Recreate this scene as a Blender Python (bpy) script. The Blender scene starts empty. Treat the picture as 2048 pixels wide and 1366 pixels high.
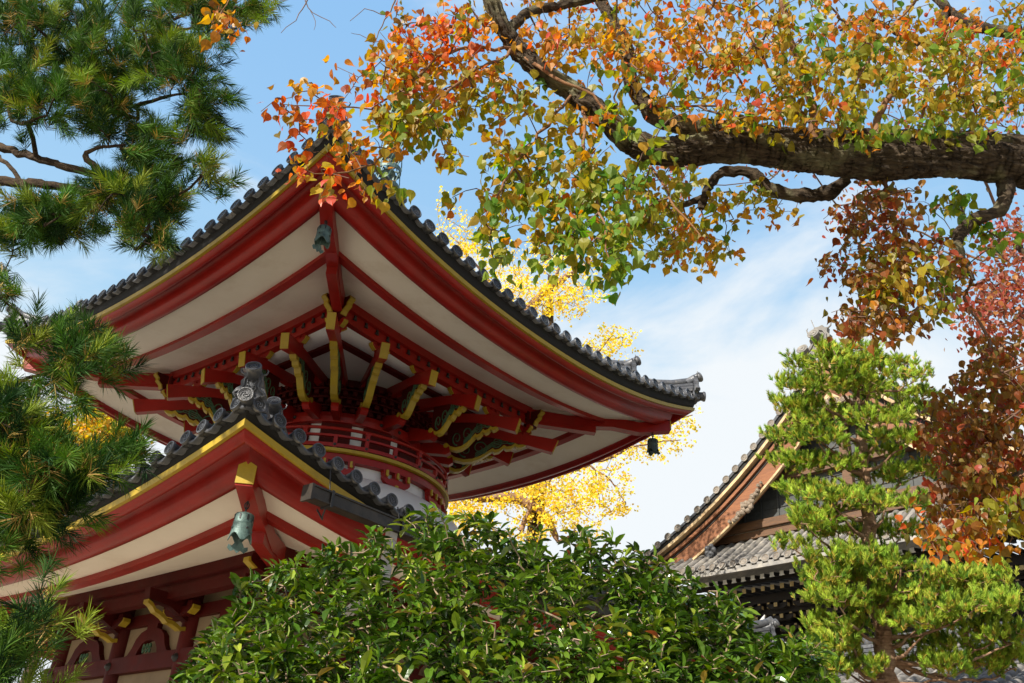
import bpy, math, random
import numpy as np
from mathutils import noise as mnoise
from mathutils import Vector, Matrix
rnd = random.Random(7)
rng = np.random.default_rng(11)
D = bpy.data
S = bpy.context.scene
COL = S.collection
PI = math.pi

# ------------------------------------------------------------------ camera
EYE = Vector((0, 0, 1.6))
FPX, PITCH, ROLL, PPX, PPY = 1897.2, 0.5107, 0.0763, -9.65, 12.05
Fw = Vector((0, math.cos(PITCH), math.sin(PITCH)))
_R, _U = Vector((1, 0, 0)), Vector((1, 0, 0)).cross(Fw)
Rt = _R * math.cos(ROLL) + _U * math.sin(ROLL)
Up = _U * math.cos(ROLL) - _R * math.sin(ROLL)
cd = D.cameras.new('camera'); cam = D.objects.new('camera', cd); COL.objects.link(cam)
cam.matrix_world = Matrix(((Rt.x, Up.x, -Fw.x, EYE.x), (Rt.y, Up.y, -Fw.y, EYE.y), (Rt.z, Up.z, -Fw.z, EYE.z), (0, 0, 0, 1)))
cd.sensor_width = 36; cd.lens = FPX / 2048 * 36
cd.shift_x = -PPX / 2048; cd.shift_y = PPY / 2048
cd.clip_end = 3000; cd.clip_start = 0.05
S.camera = cam

def at(px, py, Y):
    """world point on the sight line of a photo pixel at world depth Y"""
    d = Fw * FPX + Rt * (px - 1024 - PPX) - Up * (py - 683 - PPY)
    return EYE + d * (Y / d.y)

def pxr(r, Y):      # metres of a length in photo pixels at depth Y
    return r * Y * 1.13 / FPX

# ------------------------------------------------------------------ object helpers
def tag(o, label=None, cat=None, group=None, kind=None):
    if label: o['label'] = label
    if cat: o['category'] = cat
    if group: o['group'] = group
    if kind: o['kind'] = kind
    return o

def empty(name, loc, rz=0.0):
    o = D.objects.new(name, None); COL.objects.link(o)
    o.location = loc; o.rotation_euler = (0, 0, rz); o.empty_display_size = .3
    return o

class MB:
    def __init__(s): s.v = []; s.f = []; s.sm = []
    def add(s, vs, fs, smooth=False):
        n = len(s.v); s.v += [tuple(v) for v in vs]
        s.f += [tuple(i + n for i in f) for f in fs]; s.sm += [smooth] * len(fs)
    def box(s, c, d, M=None):
        x, y, z = d[0] / 2, d[1] / 2, d[2] / 2
        vs = [Vector((sx * x, sy * y, sz * z)) for sz in (-1, 1) for sy in (-1, 1) for sx in (-1, 1)]
        if M is not None: vs = [M @ v for v in vs]
        vs = [v + Vector(c) for v in vs]
        s.add(vs, [(0, 2, 3, 1), (4, 5, 7, 6), (0, 1, 5, 4), (2, 6, 7, 3), (0, 4, 6, 2), (1, 3, 7, 5)])
    def bar(s, p, q, w, h, up=(0, 0, 1)):
        """box beam from p to q; w across, h along 'up'"""
        p, q = Vector(p), Vector(q); d = (q - p).normalized(); u = Vector(up)
        sd = d.cross(u)
        if sd.length < 1e-4: sd = Vector((1, 0, 0))
        sd.normalize(); u = sd.cross(d)
        vs = []
        for c in (p, q):
            for a, b in ((-1, -1), (1, -1), (1, 1), (-1, 1)): vs.append(c + sd * a * w / 2 + u * b * h / 2)
        s.add(vs, [(0, 1, 2, 3), (7, 6, 5, 4), (0, 4, 5, 1), (1, 5, 6, 2), (2, 6, 7, 3), (3, 7, 4, 0)])
    def prism(s, poly, th, M):
        """2D polygon in the local xz plane, extruded +-th/2 along local y, then M"""
        n = len(poly)
        vs = [M @ Vector((x, -th / 2, z)) for x, z in poly] + [M @ Vector((x, th / 2, z)) for x, z in poly]
        fs = [tuple(range(n)), tuple(range(2 * n - 1, n - 1, -1))]
        fs += [(i, i + n, (i + 1) % n + n, (i + 1) % n) for i in range(n)]
        s.add(vs, fs)
    def tube(s, pts, rad, n=8, cap=True, bump=0.0, seed=0, twist=0.0, ridge=0.0):
        pts = [Vector(p) for p in pts]; m = len(pts)
        if not hasattr(rad, '__len__'): rad = [rad] * m
        t0 = (pts[1] - pts[0]).normalized(); u = t0.orthogonal().normalized()
        vs = []; rr = random.Random(seed)
        ph = [rr.uniform(0, 6.28) for _ in range(6)]
        arc = seed * 3.7
        for i, p in enumerate(pts):
            if i: arc += (p - pts[i - 1]).length
            t = (pts[min(i + 1, m - 1)] - pts[max(i - 1, 0)])
            if t.length < 1e-9: t = t0.copy()
            t.normalize()
            u = (u - t * u.dot(t))
            if u.length < 1e-6: u = t.orthogonal()
            u.normalize(); w = t.cross(u)
            for j in range(n):
                a = 2 * PI * j / n + twist * i
                r = rad[i]
                if bump:
                    r *= 1 + bump * (math.sin(3 * a + ph[0] + i * .35) * .5 + math.sin(7 * a + ph[1] - i * .5) * .35
                                     + math.sin(11 * a + ph[2] + i * .8) * .3 + rr.uniform(-.35, .35)) + bump * .8 * math.sin(i * .9 + ph[3])
                if ridge:
                    ca, sa = math.cos(a) * rad[i], math.sin(a) * rad[i]
                    q = 1 - abs(mnoise.noise(Vector((arc * 5.5, ca * 30, sa * 30)))) * 2.2
                    q2 = 1 - abs(mnoise.noise(Vector((arc * 15 + 7, ca * 60, sa * 60)))) * 2
                    q3 = mnoise.noise(Vector((arc * 2.2, ca * 9, sa * 9)))
                    r += ridge * (q * 1.0 + q2 * .45 + q3 * .9 - .9)
                vs.append(p + (u * math.cos(a) + w * math.sin(a)) * r)
        fs = [(i * n + j, i * n + (j + 1) % n, (i + 1) * n + (j + 1) % n, (i + 1) * n + j) for i in range(m - 1) for j in range(n)]
        s.add(vs, fs, True)
        if cap:
            s.add(vs[:n], [tuple(range(n - 1, -1, -1))]); s.add(vs[-n:], [tuple(range(n))])
    def lathe(s, prof, n=32, M=None, smooth=True, a0=0, a1=2 * PI):
        full = abs(a1 - a0 - 2 * PI) < 1e-6; k = n if full else n + 1
        vs = []
        for r, z in prof:
            for j in range(k):
                a = a0 + (a1 - a0) * j / n; v = Vector((r * math.cos(a), r * math.sin(a), z))
                vs.append(M @ v if M is not None else v)
        fs = []
        for i in range(len(prof) - 1):
            for j in range(n):
                j2 = (j + 1) % k
                fs.append((i * k + j, i * k + j2, (i + 1) * k + j2, (i + 1) * k + j))
        s.add(vs, fs, smooth)
    def grid(s, P, smooth=True):
        """P: list of rows of points"""
        m, n = len(P), len(P[0])
        s.add([p for r in P for p in r], [(i * n + j, i * n + j + 1, (i + 1) * n + j + 1, (i + 1) * n + j) for i in range(m - 1) for j in range(n - 1)], smooth)
    def build(s, name, mat, parent=None):
        me = D.meshes.new(name); me.from_pydata(s.v, [], s.f)
        me.polygons.foreach_set('use_smooth', s.sm); me.materials.append(mat); me.update()
        o = D.objects.new(name, me); COL.objects.link(o)
        if parent is not None: o.parent = parent
        return o

def copy_tree(o, parent=None):
    c = o.copy(); COL.objects.link(c); c.parent = parent
    for ch in [x for x in D.objects if x.parent == o]: copy_tree(ch, c)
    return c

def arr_mesh(name, V, F, mat, parent=None, col=None, smooth=False):
    """numpy mesh: V (n,3), F (m,k)"""
    me = D.meshes.new(name); k = F.shape[1]; m = len(F)
    me.vertices.add(len(V)); me.vertices.foreach_set('co', V.astype(np.float32).ravel())
    me.loops.add(m * k); me.loops.foreach_set('vertex_index', F.astype(np.int32).ravel())
    me.polygons.add(m); me.polygons.foreach_set('loop_start', np.arange(0, m * k, k, dtype=np.int32))
    me.update(calc_edges=True)
    me.polygons.foreach_set('use_smooth', np.full(m, smooth))
    if col is not None:
        a = me.color_attributes.new('Col', 'FLOAT_COLOR', 'POINT')
        a.data.foreach_set('color', np.concatenate([col, np.ones((len(col), 1))], 1).astype(np.float32).ravel())
    me.materials.append(mat); me.update()
    o = D.objects.new(name, me); COL.objects.link(o)
    if parent is not None: o.parent = parent
    return o

# ------------------------------------------------------------------ materials
def nt(name):
    m = D.materials.new(name); m.use_nodes = True; N = m.node_tree
    return m, N, N.nodes['Principled BSDF']
def L(N, a, b): N.links.new(a, b)
def surf(name, c1, c2, rough=.5, scale=6., bump=.1, bscale=60., detail=6, stretch=(1, 1, 1), spec=.5, metal=0., coat=0., grime_sun=None, r2=None):
    """two-tone noisy surface in object space, with fine bump"""
    m, N, b = nt(name)
    tc = N.nodes.new('ShaderNodeTexCoord'); mp = N.nodes.new('ShaderNodeMapping'); mp.inputs['Scale'].default_value = stretch
    L(N, tc.outputs['Object'], mp.inputs['Vector'])
    n1 = N.nodes.new('ShaderNodeTexNoise'); n1.inputs['Scale'].default_value = scale; n1.inputs['Detail'].default_value = detail; n1.inputs['Roughness'].default_value = .65
    L(N, mp.outputs[0], n1.inputs['Vector'])
    cr = N.nodes.new('ShaderNodeValToRGB'); cr.color_ramp.elements[0].position = .32; cr.color_ramp.elements[1].position = .68
    cr.color_ramp.elements[0].color = (*c1, 1); cr.color_ramp.elements[1].color = (*c2, 1)
    L(N, n1.outputs['Fac'], cr.inputs[0]); out = cr.outputs[0]
    if grime_sun:  # dirt patches; on the roof tile, painted sunlit patches
        gcol, gs, lo, hi = grime_sun
        n3 = N.nodes.new('ShaderNodeTexNoise'); n3.inputs['Scale'].default_value = gs; n3.inputs['Detail'].default_value = 9; n3.inputs['Roughness'].default_value = .72
        L(N, mp.outputs[0], n3.inputs['Vector'])
        r = N.nodes.new('ShaderNodeValToRGB'); r.color_ramp.elements[0].position = lo; r.color_ramp.elements[1].position = hi
        L(N, n3.outputs['Fac'], r.inputs[0])
        mx = N.nodes.new('ShaderNodeMix'); mx.data_type = 'RGBA'; mx.inputs[7].default_value = (*gcol, 1)
        L(N, r.outputs[0], mx.inputs[0]); L(N, out, mx.inputs[6]); out = mx.outputs[2]
    L(N, out, b.inputs['Base Color'])
    n2 = N.nodes.new('ShaderNodeTexNoise'); n2.inputs['Scale'].default_value = bscale; n2.inputs['Detail'].default_value = 5
    L(N, mp.outputs[0], n2.inputs['Vector'])
    if bump:
        bp = N.nodes.new('ShaderNodeBump'); bp.inputs['Strength'].default_value = bump; bp.inputs['Distance'].default_value = .02
        L(N, n2.outputs['Fac'], bp.inputs['Height']); L(N, bp.outputs[0], b.inputs['Normal'])
    mr = N.nodes.new('ShaderNodeMapRange'); mr.inputs[3].default_value = rough * .8; mr.inputs[4].default_value = min(1, rough * 1.25)
    L(N, n1.outputs['Fac'], mr.inputs[0]); L(N, mr.outputs[0], b.inputs['Roughness'])
    b.inputs['Specular IOR Level'].default_value = spec; b.inputs['Metallic'].default_value = metal
    return m

M = {}
M['red'] = surf('red_lacquer', (.255, .0085, .0055), (.33, .013, .0075), .36, 2.2, .08, 25, spec=.35, grime_sun=((.17, .011, .006), 1.8, .45, .8))
M['darkred'] = surf('shade_dark_red_paint', (.055, .0032, .002), (.10, .005, .003), .6, 5, .1, 40, grime_sun=((.03, .004, .003), 2.5, .45, .8), spec=.2)  # red darkened in the colour itself to imitate shade under eaves and brackets
M['yellow'] = surf('ochre_yellow_paint', (.36, .25, .012), (.45, .32, .02), .45, 5, .05, 40, grime_sun=((.22, .14, .02), 5, .48, .8))
M['plaster'] = surf('cream_plaster', (.82, .745, .63), (.88, .81, .70), .85, 1.3, .06, 14, grime_sun=((.64, .53, .40), .9, .52, .85))
M['shadeplaster'] = surf('shade_dimmed_buff_plaster', (.22, .16, .095), (.30, .225, .14), .85, 1.6, .1, 14, grime_sun=((.15, .10, .055), 1.2, .5, .8))  # plaster colour dimmed to stand for the shade below the lower eaves
M['white'] = surf('white_lime_plaster', (.74, .75, .77), (.80, .81, .82), .32, 1.5, .03, 10, grime_sun=((.66, .67, .68), 1.0, .55, .85))
M['tile'] = surf('smoked_roof_tile', (.045, .05, .062), (.125, .128, .135), .36, 9, .25, 60, grime_sun=((.36, .33, .28), 5, .56, .76))  # beige patches painted in as the sunlit parts of the tiles
M['tiledark'] = surf('tile_relief', (.03, .032, .037), (.085, .088, .095), .5, 12, .2, 60)
M['tilegap'] = surf('eave_board_dark', (.006, .006, .006), (.014, .013, .012), .8, 8, .2, 40)
M['halltile'] = surf('weathered_pale_tile', (.13, .125, .12), (.24, .225, .20), .6, 5, .35, 30, grime_sun=((.34, .31, .26), 2.2, .48, .7))
M['greypaint'] = surf('pale_grey_enamel', (.34, .34, .33), (.42, .42, .40), .4, 6, .03, 30)
M['paletile'] = surf('bleached_tile', (.36, .36, .35), (.52, .51, .49), .5, 8, .2, 40)
M['green'] = surf('green_carving_paint', (.02, .075, .04), (.05, .15, .07), .5, 14, .1, 40, grime_sun=((.12, .13, .05), 8, .5, .7))
M['black'] = surf('black_iron', (.012, .012, .013), (.03, .03, .03), .45, 10, .1, 50)
M['gutter'] = surf('dark_copper_gutter', (.03, .027, .024), (.085, .07, .055), .38, 5, .08, 30, stretch=(1, 1, 1), metal=.55)
M['bronze'] = surf('verdigris_bronze', (.07, .125, .115), (.16, .25, .225), .5, 14, .2, 60, metal=.25, grime_sun=((.02, .03, .028), 9, .45, .7))
M['bronzedark'] = surf('dark_patina_bronze', (.035, .055, .045), (.08, .12, .10), .5, 14, .2, 60, metal=.25)
M['cedar'] = surf('weathered_cedar_board', (.15, .05, .018), (.30, .12, .045), .6, 7, .3, 30, stretch=(.35, .35, 7), grime_sun=((.16, .06, .025), 2, .45, .7))
M['agedcedar'] = surf('smoky_cedar_beam', (.055, .03, .016), (.16, .075, .03), .6, 7, .3, 30, stretch=(.35, .35, 7))
M['palewood'] = surf('pale_edge_timber', (.42, .29, .14), (.62, .48, .28), .6, 6, .2, 30, grime_sun=((.25, .14, .06), 2.5, .45, .7))
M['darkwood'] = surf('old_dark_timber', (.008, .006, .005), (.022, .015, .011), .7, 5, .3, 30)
M['carved'] = surf('grey_carved_wood', (.13, .10, .075), (.28, .22, .16), .75, 16, .4, 60)
M['mesh'] = surf('gable_lattice_grey', (.035, .04, .04), (.07, .075, .07), .6, 8, .2, 40)
M['whiteend'] = surf('white_painted_end', (.68, .66, .60), (.80, .78, .72), .6, 12, .05, 40)
M['ochreend'] = surf('ochre_end_grain', (.38, .27, .10), (.55, .42, .20), .7, 12, .05, 40)
M['stone'] = surf('granite', (.25, .24, .22), (.38, .36, .33), .8, 14, .3, 60)
M['gravel'] = surf('raked_gravel', (.31, .265, .195), (.40, .345, .26), .9, 3, .6, 90)

def vary(m, lo, hi):
    N = m.node_tree; b = N.nodes['Principled BSDF']; src = b.inputs['Base Color'].links[0].from_socket
    oi = N.nodes.new('ShaderNodeObjectInfo'); mr = N.nodes.new('ShaderNodeMapRange'); mr.inputs[3].default_value = lo; mr.inputs[4].default_value = hi
    L(N, oi.outputs['Random'], mr.inputs[0]); hs = N.nodes.new('ShaderNodeHueSaturation'); L(N, src, hs.inputs['Color']); L(N, mr.outputs[0], hs.inputs['Value']); L(N, hs.outputs[0], b.inputs['Base Color'])
for k_ in ('tile', 'tiledark', 'halltile'): vary(M[k_], .72, 1.28)
for k_ in ('yellow', 'darkred'): vary(M[k_], .85, 1.12)

def bark(name, c1, c2, moss, sc=9., st=.6):
    m, N, b = nt(name)
    tc = N.nodes.new('ShaderNodeTexCoord')
    n1 = N.nodes.new('ShaderNodeTexNoise'); n1.inputs['Scale'].default_value = sc; n1.inputs['Detail'].default_value = 10; n1.inputs['Roughness'].default_value = .75; n1.inputs['Distortion'].default_value = .8
    mp = N.nodes.new('ShaderNodeMapping'); mp.inputs['Scale'].default_value = (.45, 1.5, 2.2)
    L(N, tc.outputs['Object'], mp.inputs[0]); L(N, mp.outputs[0], n1.inputs['Vector'])
    cr = N.nodes.new('ShaderNodeValToRGB'); e = cr.color_ramp.elements; e[0].position = .38; e[1].position = .66
    e[0].color = (*c1, 1); e[1].color = (*c2, 1)
    L(N, n1.outputs['Fac'], cr.inputs[0])
    n2 = N.nodes.new('ShaderNodeTexNoise'); n2.inputs['Scale'].default_value = 3.3; n2.inputs['Detail'].default_value = 8
    L(N, tc.outputs['Object'], n2.inputs['Vector'])
    r2 = N.nodes.new('ShaderNodeValToRGB'); r2.color_ramp.elements[0].position = .52; r2.color_ramp.elements[1].position = .68
    L(N, n2.outputs['Fac'], r2.inputs[0])
    mx = N.nodes.new('ShaderNodeMix'); mx.data_type = 'RGBA'; mx.inputs[7].default_value = (*moss, 1)
    L(N, r2.outputs[0], mx.inputs[0]); L(N, cr.outputs[0], mx.inputs[6]); L(N, mx.outputs[2], b.inputs['Base Color'])
    bp = N.nodes.new('ShaderNodeBump'); bp.inputs['Strength'].default_value = st; bp.inputs['Distance'].default_value = .05
    L(N, n1.outputs['Fac'], bp.inputs['Height']); L(N, bp.outputs[0], b.inputs['Normal'])
    b.inputs['Roughness'].default_value = .9; b.inputs['Specular IOR Level'].default_value = .2
    return m
M['bark'] = bark('furrowed_bark', (.02, .014, .010), (.15, .11, .07), (.24, .23, .13), 14, 1.0)
M['barkred'] = bark('smooth_brown_bark', (.12, .055, .025), (.30, .16, .08), (.22, .13, .07), 8, .4)
M['pinebark'] = bark('pine_bark', (.14, .07, .04), (.46, .29, .18), (.36, .25, .16), 9, .8)
M['darkbark'] = bark('dark_pine_bark', (.02, .014, .01), (.12, .08, .05), (.16, .11, .07), 12, .8)
M['twig'] = surf('twig_bark', (.07, .035, .02), (.17, .09, .05), .7, 8, 0, 30)
M['greytwig'] = surf('pale_twig_bark', (.18, .12, .07), (.34, .25, .16), .7, 8, 0, 30)

def leafmat(name, rough=.5, trans=.35, spec=.4, tint=(1, 1, 1), noise=.12):
    m, N, b = nt(name)
    at_ = N.nodes.new('ShaderNodeAttribute'); at_.attribute_name = 'Col'
    tc = N.nodes.new('ShaderNodeTexCoord'); n1 = N.nodes.new('ShaderNodeTexNoise'); n1.inputs['Scale'].default_value = 30; n1.inputs['Detail'].default_value = 3
    L(N, tc.outputs['Object'], n1.inputs['Vector'])
    hs = N.nodes.new('ShaderNodeHueSaturation'); mr = N.nodes.new('ShaderNodeMapRange'); mr.inputs[3].default_value = 1 - noise * 2; mr.inputs[4].default_value = 1 + noise * 2
    L(N, n1.outputs['Fac'], mr.inputs[0]); L(N, mr.outputs[0], hs.inputs['Value']); L(N, at_.outputs['Color'], hs.inputs['Color'])
    L(N, hs.outputs[0], b.inputs['Base Color']); b.inputs['Roughness'].default_value = rough; b.inputs['Specular IOR Level'].default_value = spec
    if trans:
        tr = N.nodes.new('ShaderNodeBsdfTranslucent'); h2 = N.nodes.new('ShaderNodeHueSaturation'); h2.inputs['Value'].default_value = 1.45; h2.inputs['Saturation'].default_value = 1.12; L(N, hs.outputs[0], h2.inputs['Color']); L(N, h2.outputs[0], tr.inputs['Color'])
        mx = N.nodes.new('ShaderNodeMixShader'); mx.inputs[0].default_value = trans
        L(N, b.outputs[0], mx.inputs[1]); L(N, tr.outputs[0], mx.inputs[2])
        L(N, mx.outputs[0], N.nodes['Material Output'].inputs['Surface'])
    return m
M['leaf'] = leafmat('autumn_leaf', .4, .52, .3)
M['gloss'] = leafmat('glossy_evergreen_leaf', .22, .22, .6)
M['needle'] = leafmat('pine_needle', .55, .15, .12, noise=.05)
M['ginkgo'] = leafmat('ginkgo_leaf', .6, .45, .2)

CLOUD_AT = (.45, .2, .35)
# ------------------------------------------------------------------ sun and sky
SUN_EL = math.radians(36)
SUN_H = Vector((-.66, -.75)).normalized()                # horizontal direction towards the sun
sunv = Vector((SUN_H.x * math.cos(SUN_EL), SUN_H.y * math.cos(SUN_EL), math.sin(SUN_EL)))
sl = D.lights.new('sun', 'SUN'); sl.energy = 5.0; sl.angle = math.radians(.55); sl.color = (1, .93, .82)
so = D.objects.new('sun', sl); COL.objects.link(so); so.rotation_euler = sunv.to_track_quat('Z', 'Y').to_euler(); so.location = (-8, -8, 12)
W = D.worlds.new('World'); S.world = W; W.use_nodes = True; N = W.node_tree
bg = N.nodes['Background']; bg.inputs['Strength'].default_value = .075
sky = N.nodes.new('ShaderNodeTexSky'); sky.sky_type = 'NISHITA'; sky.sun_disc = False
sky.sun_elevation = SUN_EL; sky.sun_rotation = math.atan2(SUN_H.x, SUN_H.y)
sky.air_density = 1.0; sky.dust_density = 1.2; sky.ozone_density = 1.6
tc = N.nodes.new('ShaderNodeTexCoord')
sx = N.nodes.new('ShaderNodeSeparateXYZ'); L(N, tc.outputs['Generated'], sx.inputs[0])
def mrange(src, a, b, c, d):
    m = N.nodes.new('ShaderNodeMapRange'); m.interpolation_type = 'SMOOTHSTEP'
    for i, v in zip((1, 2, 3, 4), (a, b, c, d)): m.inputs[i].default_value = v
    L(N, src, m.inputs[0]); return m.outputs[0]
def mixc(fac, A, B):
    m = N.nodes.new('ShaderNodeMix'); m.data_type = 'RGBA'; L(N, fac, m.inputs[0])
    if isinstance(A, tuple): m.inputs[6].default_value = A
    else: L(N, A, m.inputs[6])
    if isinstance(B, tuple): m.inputs[7].default_value = B
    else: L(N, B, m.inputs[7])
    return m.outputs[2]
def mul(x, y):
    m = N.nodes.new('ShaderNodeMath'); m.operation = 'MULTIPLY'; L(N, x, m.inputs[0]); L(N, y, m.inputs[1]); return m.outputs[0]
# thin bright veil over the northern sky, clear blue overhead and to the south
north = mrange(sx.outputs['Y'], .0, .5, 0, 1)
veil = mixc(mrange(sx.outputs['Z'], .15, .80, 0, 1), (4.6, 6.6, 7.6, 1), (2.3, 4.4, 7.2, 1))
base = mixc(mul(north, mrange(sx.outputs['Z'], .75, .95, 1, .0)), sky.outputs[0], veil)
mp = N.nodes.new('ShaderNodeMapping'); mp.inputs['Scale'].default_value = (1.3, 1.5, 4.0); mp.inputs['Location'].default_value = CLOUD_AT
L(N, tc.outputs['Generated'], mp.inputs[0])
cn = N.nodes.new('ShaderNodeTexNoise'); cn.inputs['Scale'].default_value = 1.5; cn.inputs['Detail'].default_value = 10; cn.inputs['Roughness'].default_value = .56; cn.inputs['Distortion'].default_value = .5
L(N, mp.outputs[0], cn.inputs['Vector'])
ad = N.nodes.new('ShaderNodeMath'); ad.operation = 'ADD'; L(N, cn.outputs['Fac'], ad.inputs[0]); L(N, mrange(sx.outputs['Z'], .2, .68, .22, -.14), ad.inputs[1])
cloud = mul(mrange(ad.outputs[0], .37, .60, 0, 1), mrange(sx.outputs['Y'], -.1, .35, .12, 1))
out = mixc(cloud, base, (7.2, 7.6, 7.9, 1))
L(N, out, bg.inputs['Color'])
vs = S.view_settings; vs.view_transform = 'Standard'; vs.look = 'None'; vs.exposure = 0.74; vs.gamma = 1
S.cycles.max_bounces = 8; S.cycles.diffuse_bounces = 4; S.cycles.transparent_max_bounces = 4

# ------------------------------------------------------------------ ground
g = MB(); n = 40
g.grid([[(-400 + 20 * i, -400 + 20 * j, 0) for i in range(n + 1)] for j in range(n + 1)], False)
tag(g.build('ground', M['gravel']), 'pale raked gravel temple yard', kind='structure')
# ================================================================== PAGODA
PC = Vector((-2.777, 15.7575, 0)); PTH = 0.0494 + PI / 4; PW = 2.2
pag = empty('pagoda', PC, PTH)
tag(pag, 'red and white two-storey pagoda with grey tiled square roofs, round white drum and yellow brackets', 'pagoda')
def prt(b, name, mat, parent=None): return b.build(name, M[mat], parent if parent is not None else pag)
def rotk(k, p):
    x, y, z = p
    for _ in range(k % 4): x, y = -y, x
    return (x, y, z)
def zc(st, t): return st[1] + st[2] * abs(t) ** PW
TS = [-1 + 2 * i / 48 for i in range(49)]
def sweep4(b, stations, ks=(0, 1, 2, 3), smooth=True):
    for k in ks:
        b.grid([[rotk(k, (st[0] * t, -st[0], zc(st, t))) for t in TS] for st in stations], smooth)
def lerp3(A, B, s, dn=0): return (A[0] + (B[0] - A[0]) * s, A[1] + (B[1] - A[1]) * s - dn, A[2] + (B[2] - A[2]) * s)

def end_tile_mesh(R=.09, Lb=.32):
    """round eave tile seen from its end: rim, recessed face, three-comma swirl; faces -y"""
    b = MB(); Mx = Matrix.Rotation(PI / 2, 4, 'X')       # local z -> -y
    prof = [(R * .84, -Lb), (R * .86, -.02), (R, -.012), (R, .012), (R * .97, .018), (R * .82, .018), (R * .78, .004), (0.001, .004)]
    b.lathe(prof, 20, Mx, True)
    b.sm = [False] * len(b.sm); 
    for i in range(20): b.sm[i] = True
    for j in range(3):
        a0 = j * 2 * PI / 3; top = []; inn = []
        for q in range(9):
            f = q / 8; a = a0 + f * 3.6; rm = R * (.14 + .52 * f); w = R * (.10 * (1 - f) ** .7 + .012)
            top.append((rm + w, a)); inn.append((rm - w, a))
        P = [[(r * math.cos(a), -.012, r * math.sin(a)) for r, a in top], [(r * math.cos(a), -.012, r * math.sin(a)) for r, a in inn]]
        b.grid(P, False)
        for row in (top, inn):
            b.grid([[(r * math.cos(a), -.012, r * math.sin(a)) for r, a in row], [(r * math.cos(a), -.003, r * math.sin(a)) for r, a in row]], False)
    rr = [(R * .70 + R * .035 * s, .004 + h) for s, h in ((-1, 0), (-1, .008), (1, .008), (1, 0))]
    b.lathe(rr, 20, Mx, False)
    return b
def two_mat(o, m2, test):
    o.data.materials.append(m2)
    for p in o.data.polygons:
        if test(p): p.material_index = 1

def ridge_ornament(name, parent, loc, rz, s=1.0, mat='tile'):
    """demon-face ridge end: scrolled plate, side horns, forward tube with round end"""
    b = MB(); Tm = Matrix.Identity(4)
    half = [(0, .40), (.07, .41), (.10, .36), (.15, .34), (.135, .26), (.18, .20), (.165, .12), (.23, .06), (.27, -.02), (.22, -.07), (.16, -.05), (.12, -.10), (0, -.09)]
    poly = half + [(-x, z) for x, z in half[-2:0:-1]]
    poly = [(x * s, z * s) for x, z in poly]
    b.prism(poly, .09 * s, Tm)
    for sg in (-1, 1):                                   # scroll rims
        b.tube([(sg * x * s, -.055 * s, z * s) for x, z in [(.02, .33), (.08, .30), (.12, .22), (.11, .12), (.16, .04), (.22, 0), (.235, -.04), (.20, -.055), (.175, -.03)]], .017 * s, 6)
        b.tube([(sg * x * s, -.055 * s, z * s) for x, z in [(.0, .06), (.05, .03), (.085, .07), (.07, .13), (.03, .12), (.035, .08)]], .015 * s, 6)
        b.tube([(sg * x * s, -.055 * s, z * s) for x, z in [(.0, .20), (.04, .25), (.075, .22), (.06, .17)]], .014 * s, 6)
        b.tube([(sg * x * s, -.02 * s, z * s) for x, z in [(.14, .33), (.20, .36), (.215, .42), (.19, .45)]], [.016 * s, .014 * s, .01 * s, .004 * s], 6)
    b.box((0, -.06 * s, -.01 * s), (.14 * s, .06 * s, .05 * s))
    o = prt(b, name, mat, parent); o.location = loc; o.rotation_euler = (0, 0, rz)
    return o

ET = {}
def end_tile(parent, loc, rot, R=.09, lb=None, name='end_tile'):
    key = round(R, 3)
    if key not in ET:
        o = end_tile_mesh(R).build(name, M['tile'], parent)
        two_mat(o, M['tiledark'], lambda p: p.center.y > -.012 and p.center.y < .002 and (p.center.x ** 2 + p.center.z ** 2) ** .5 < R * .75)
        ET[key] = o.data
    else:
        o = D.objects.new(name, ET[key]); COL.objects.link(o); o.parent = parent
    o.location = loc; o.rotation_euler = rot
    return o

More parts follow.
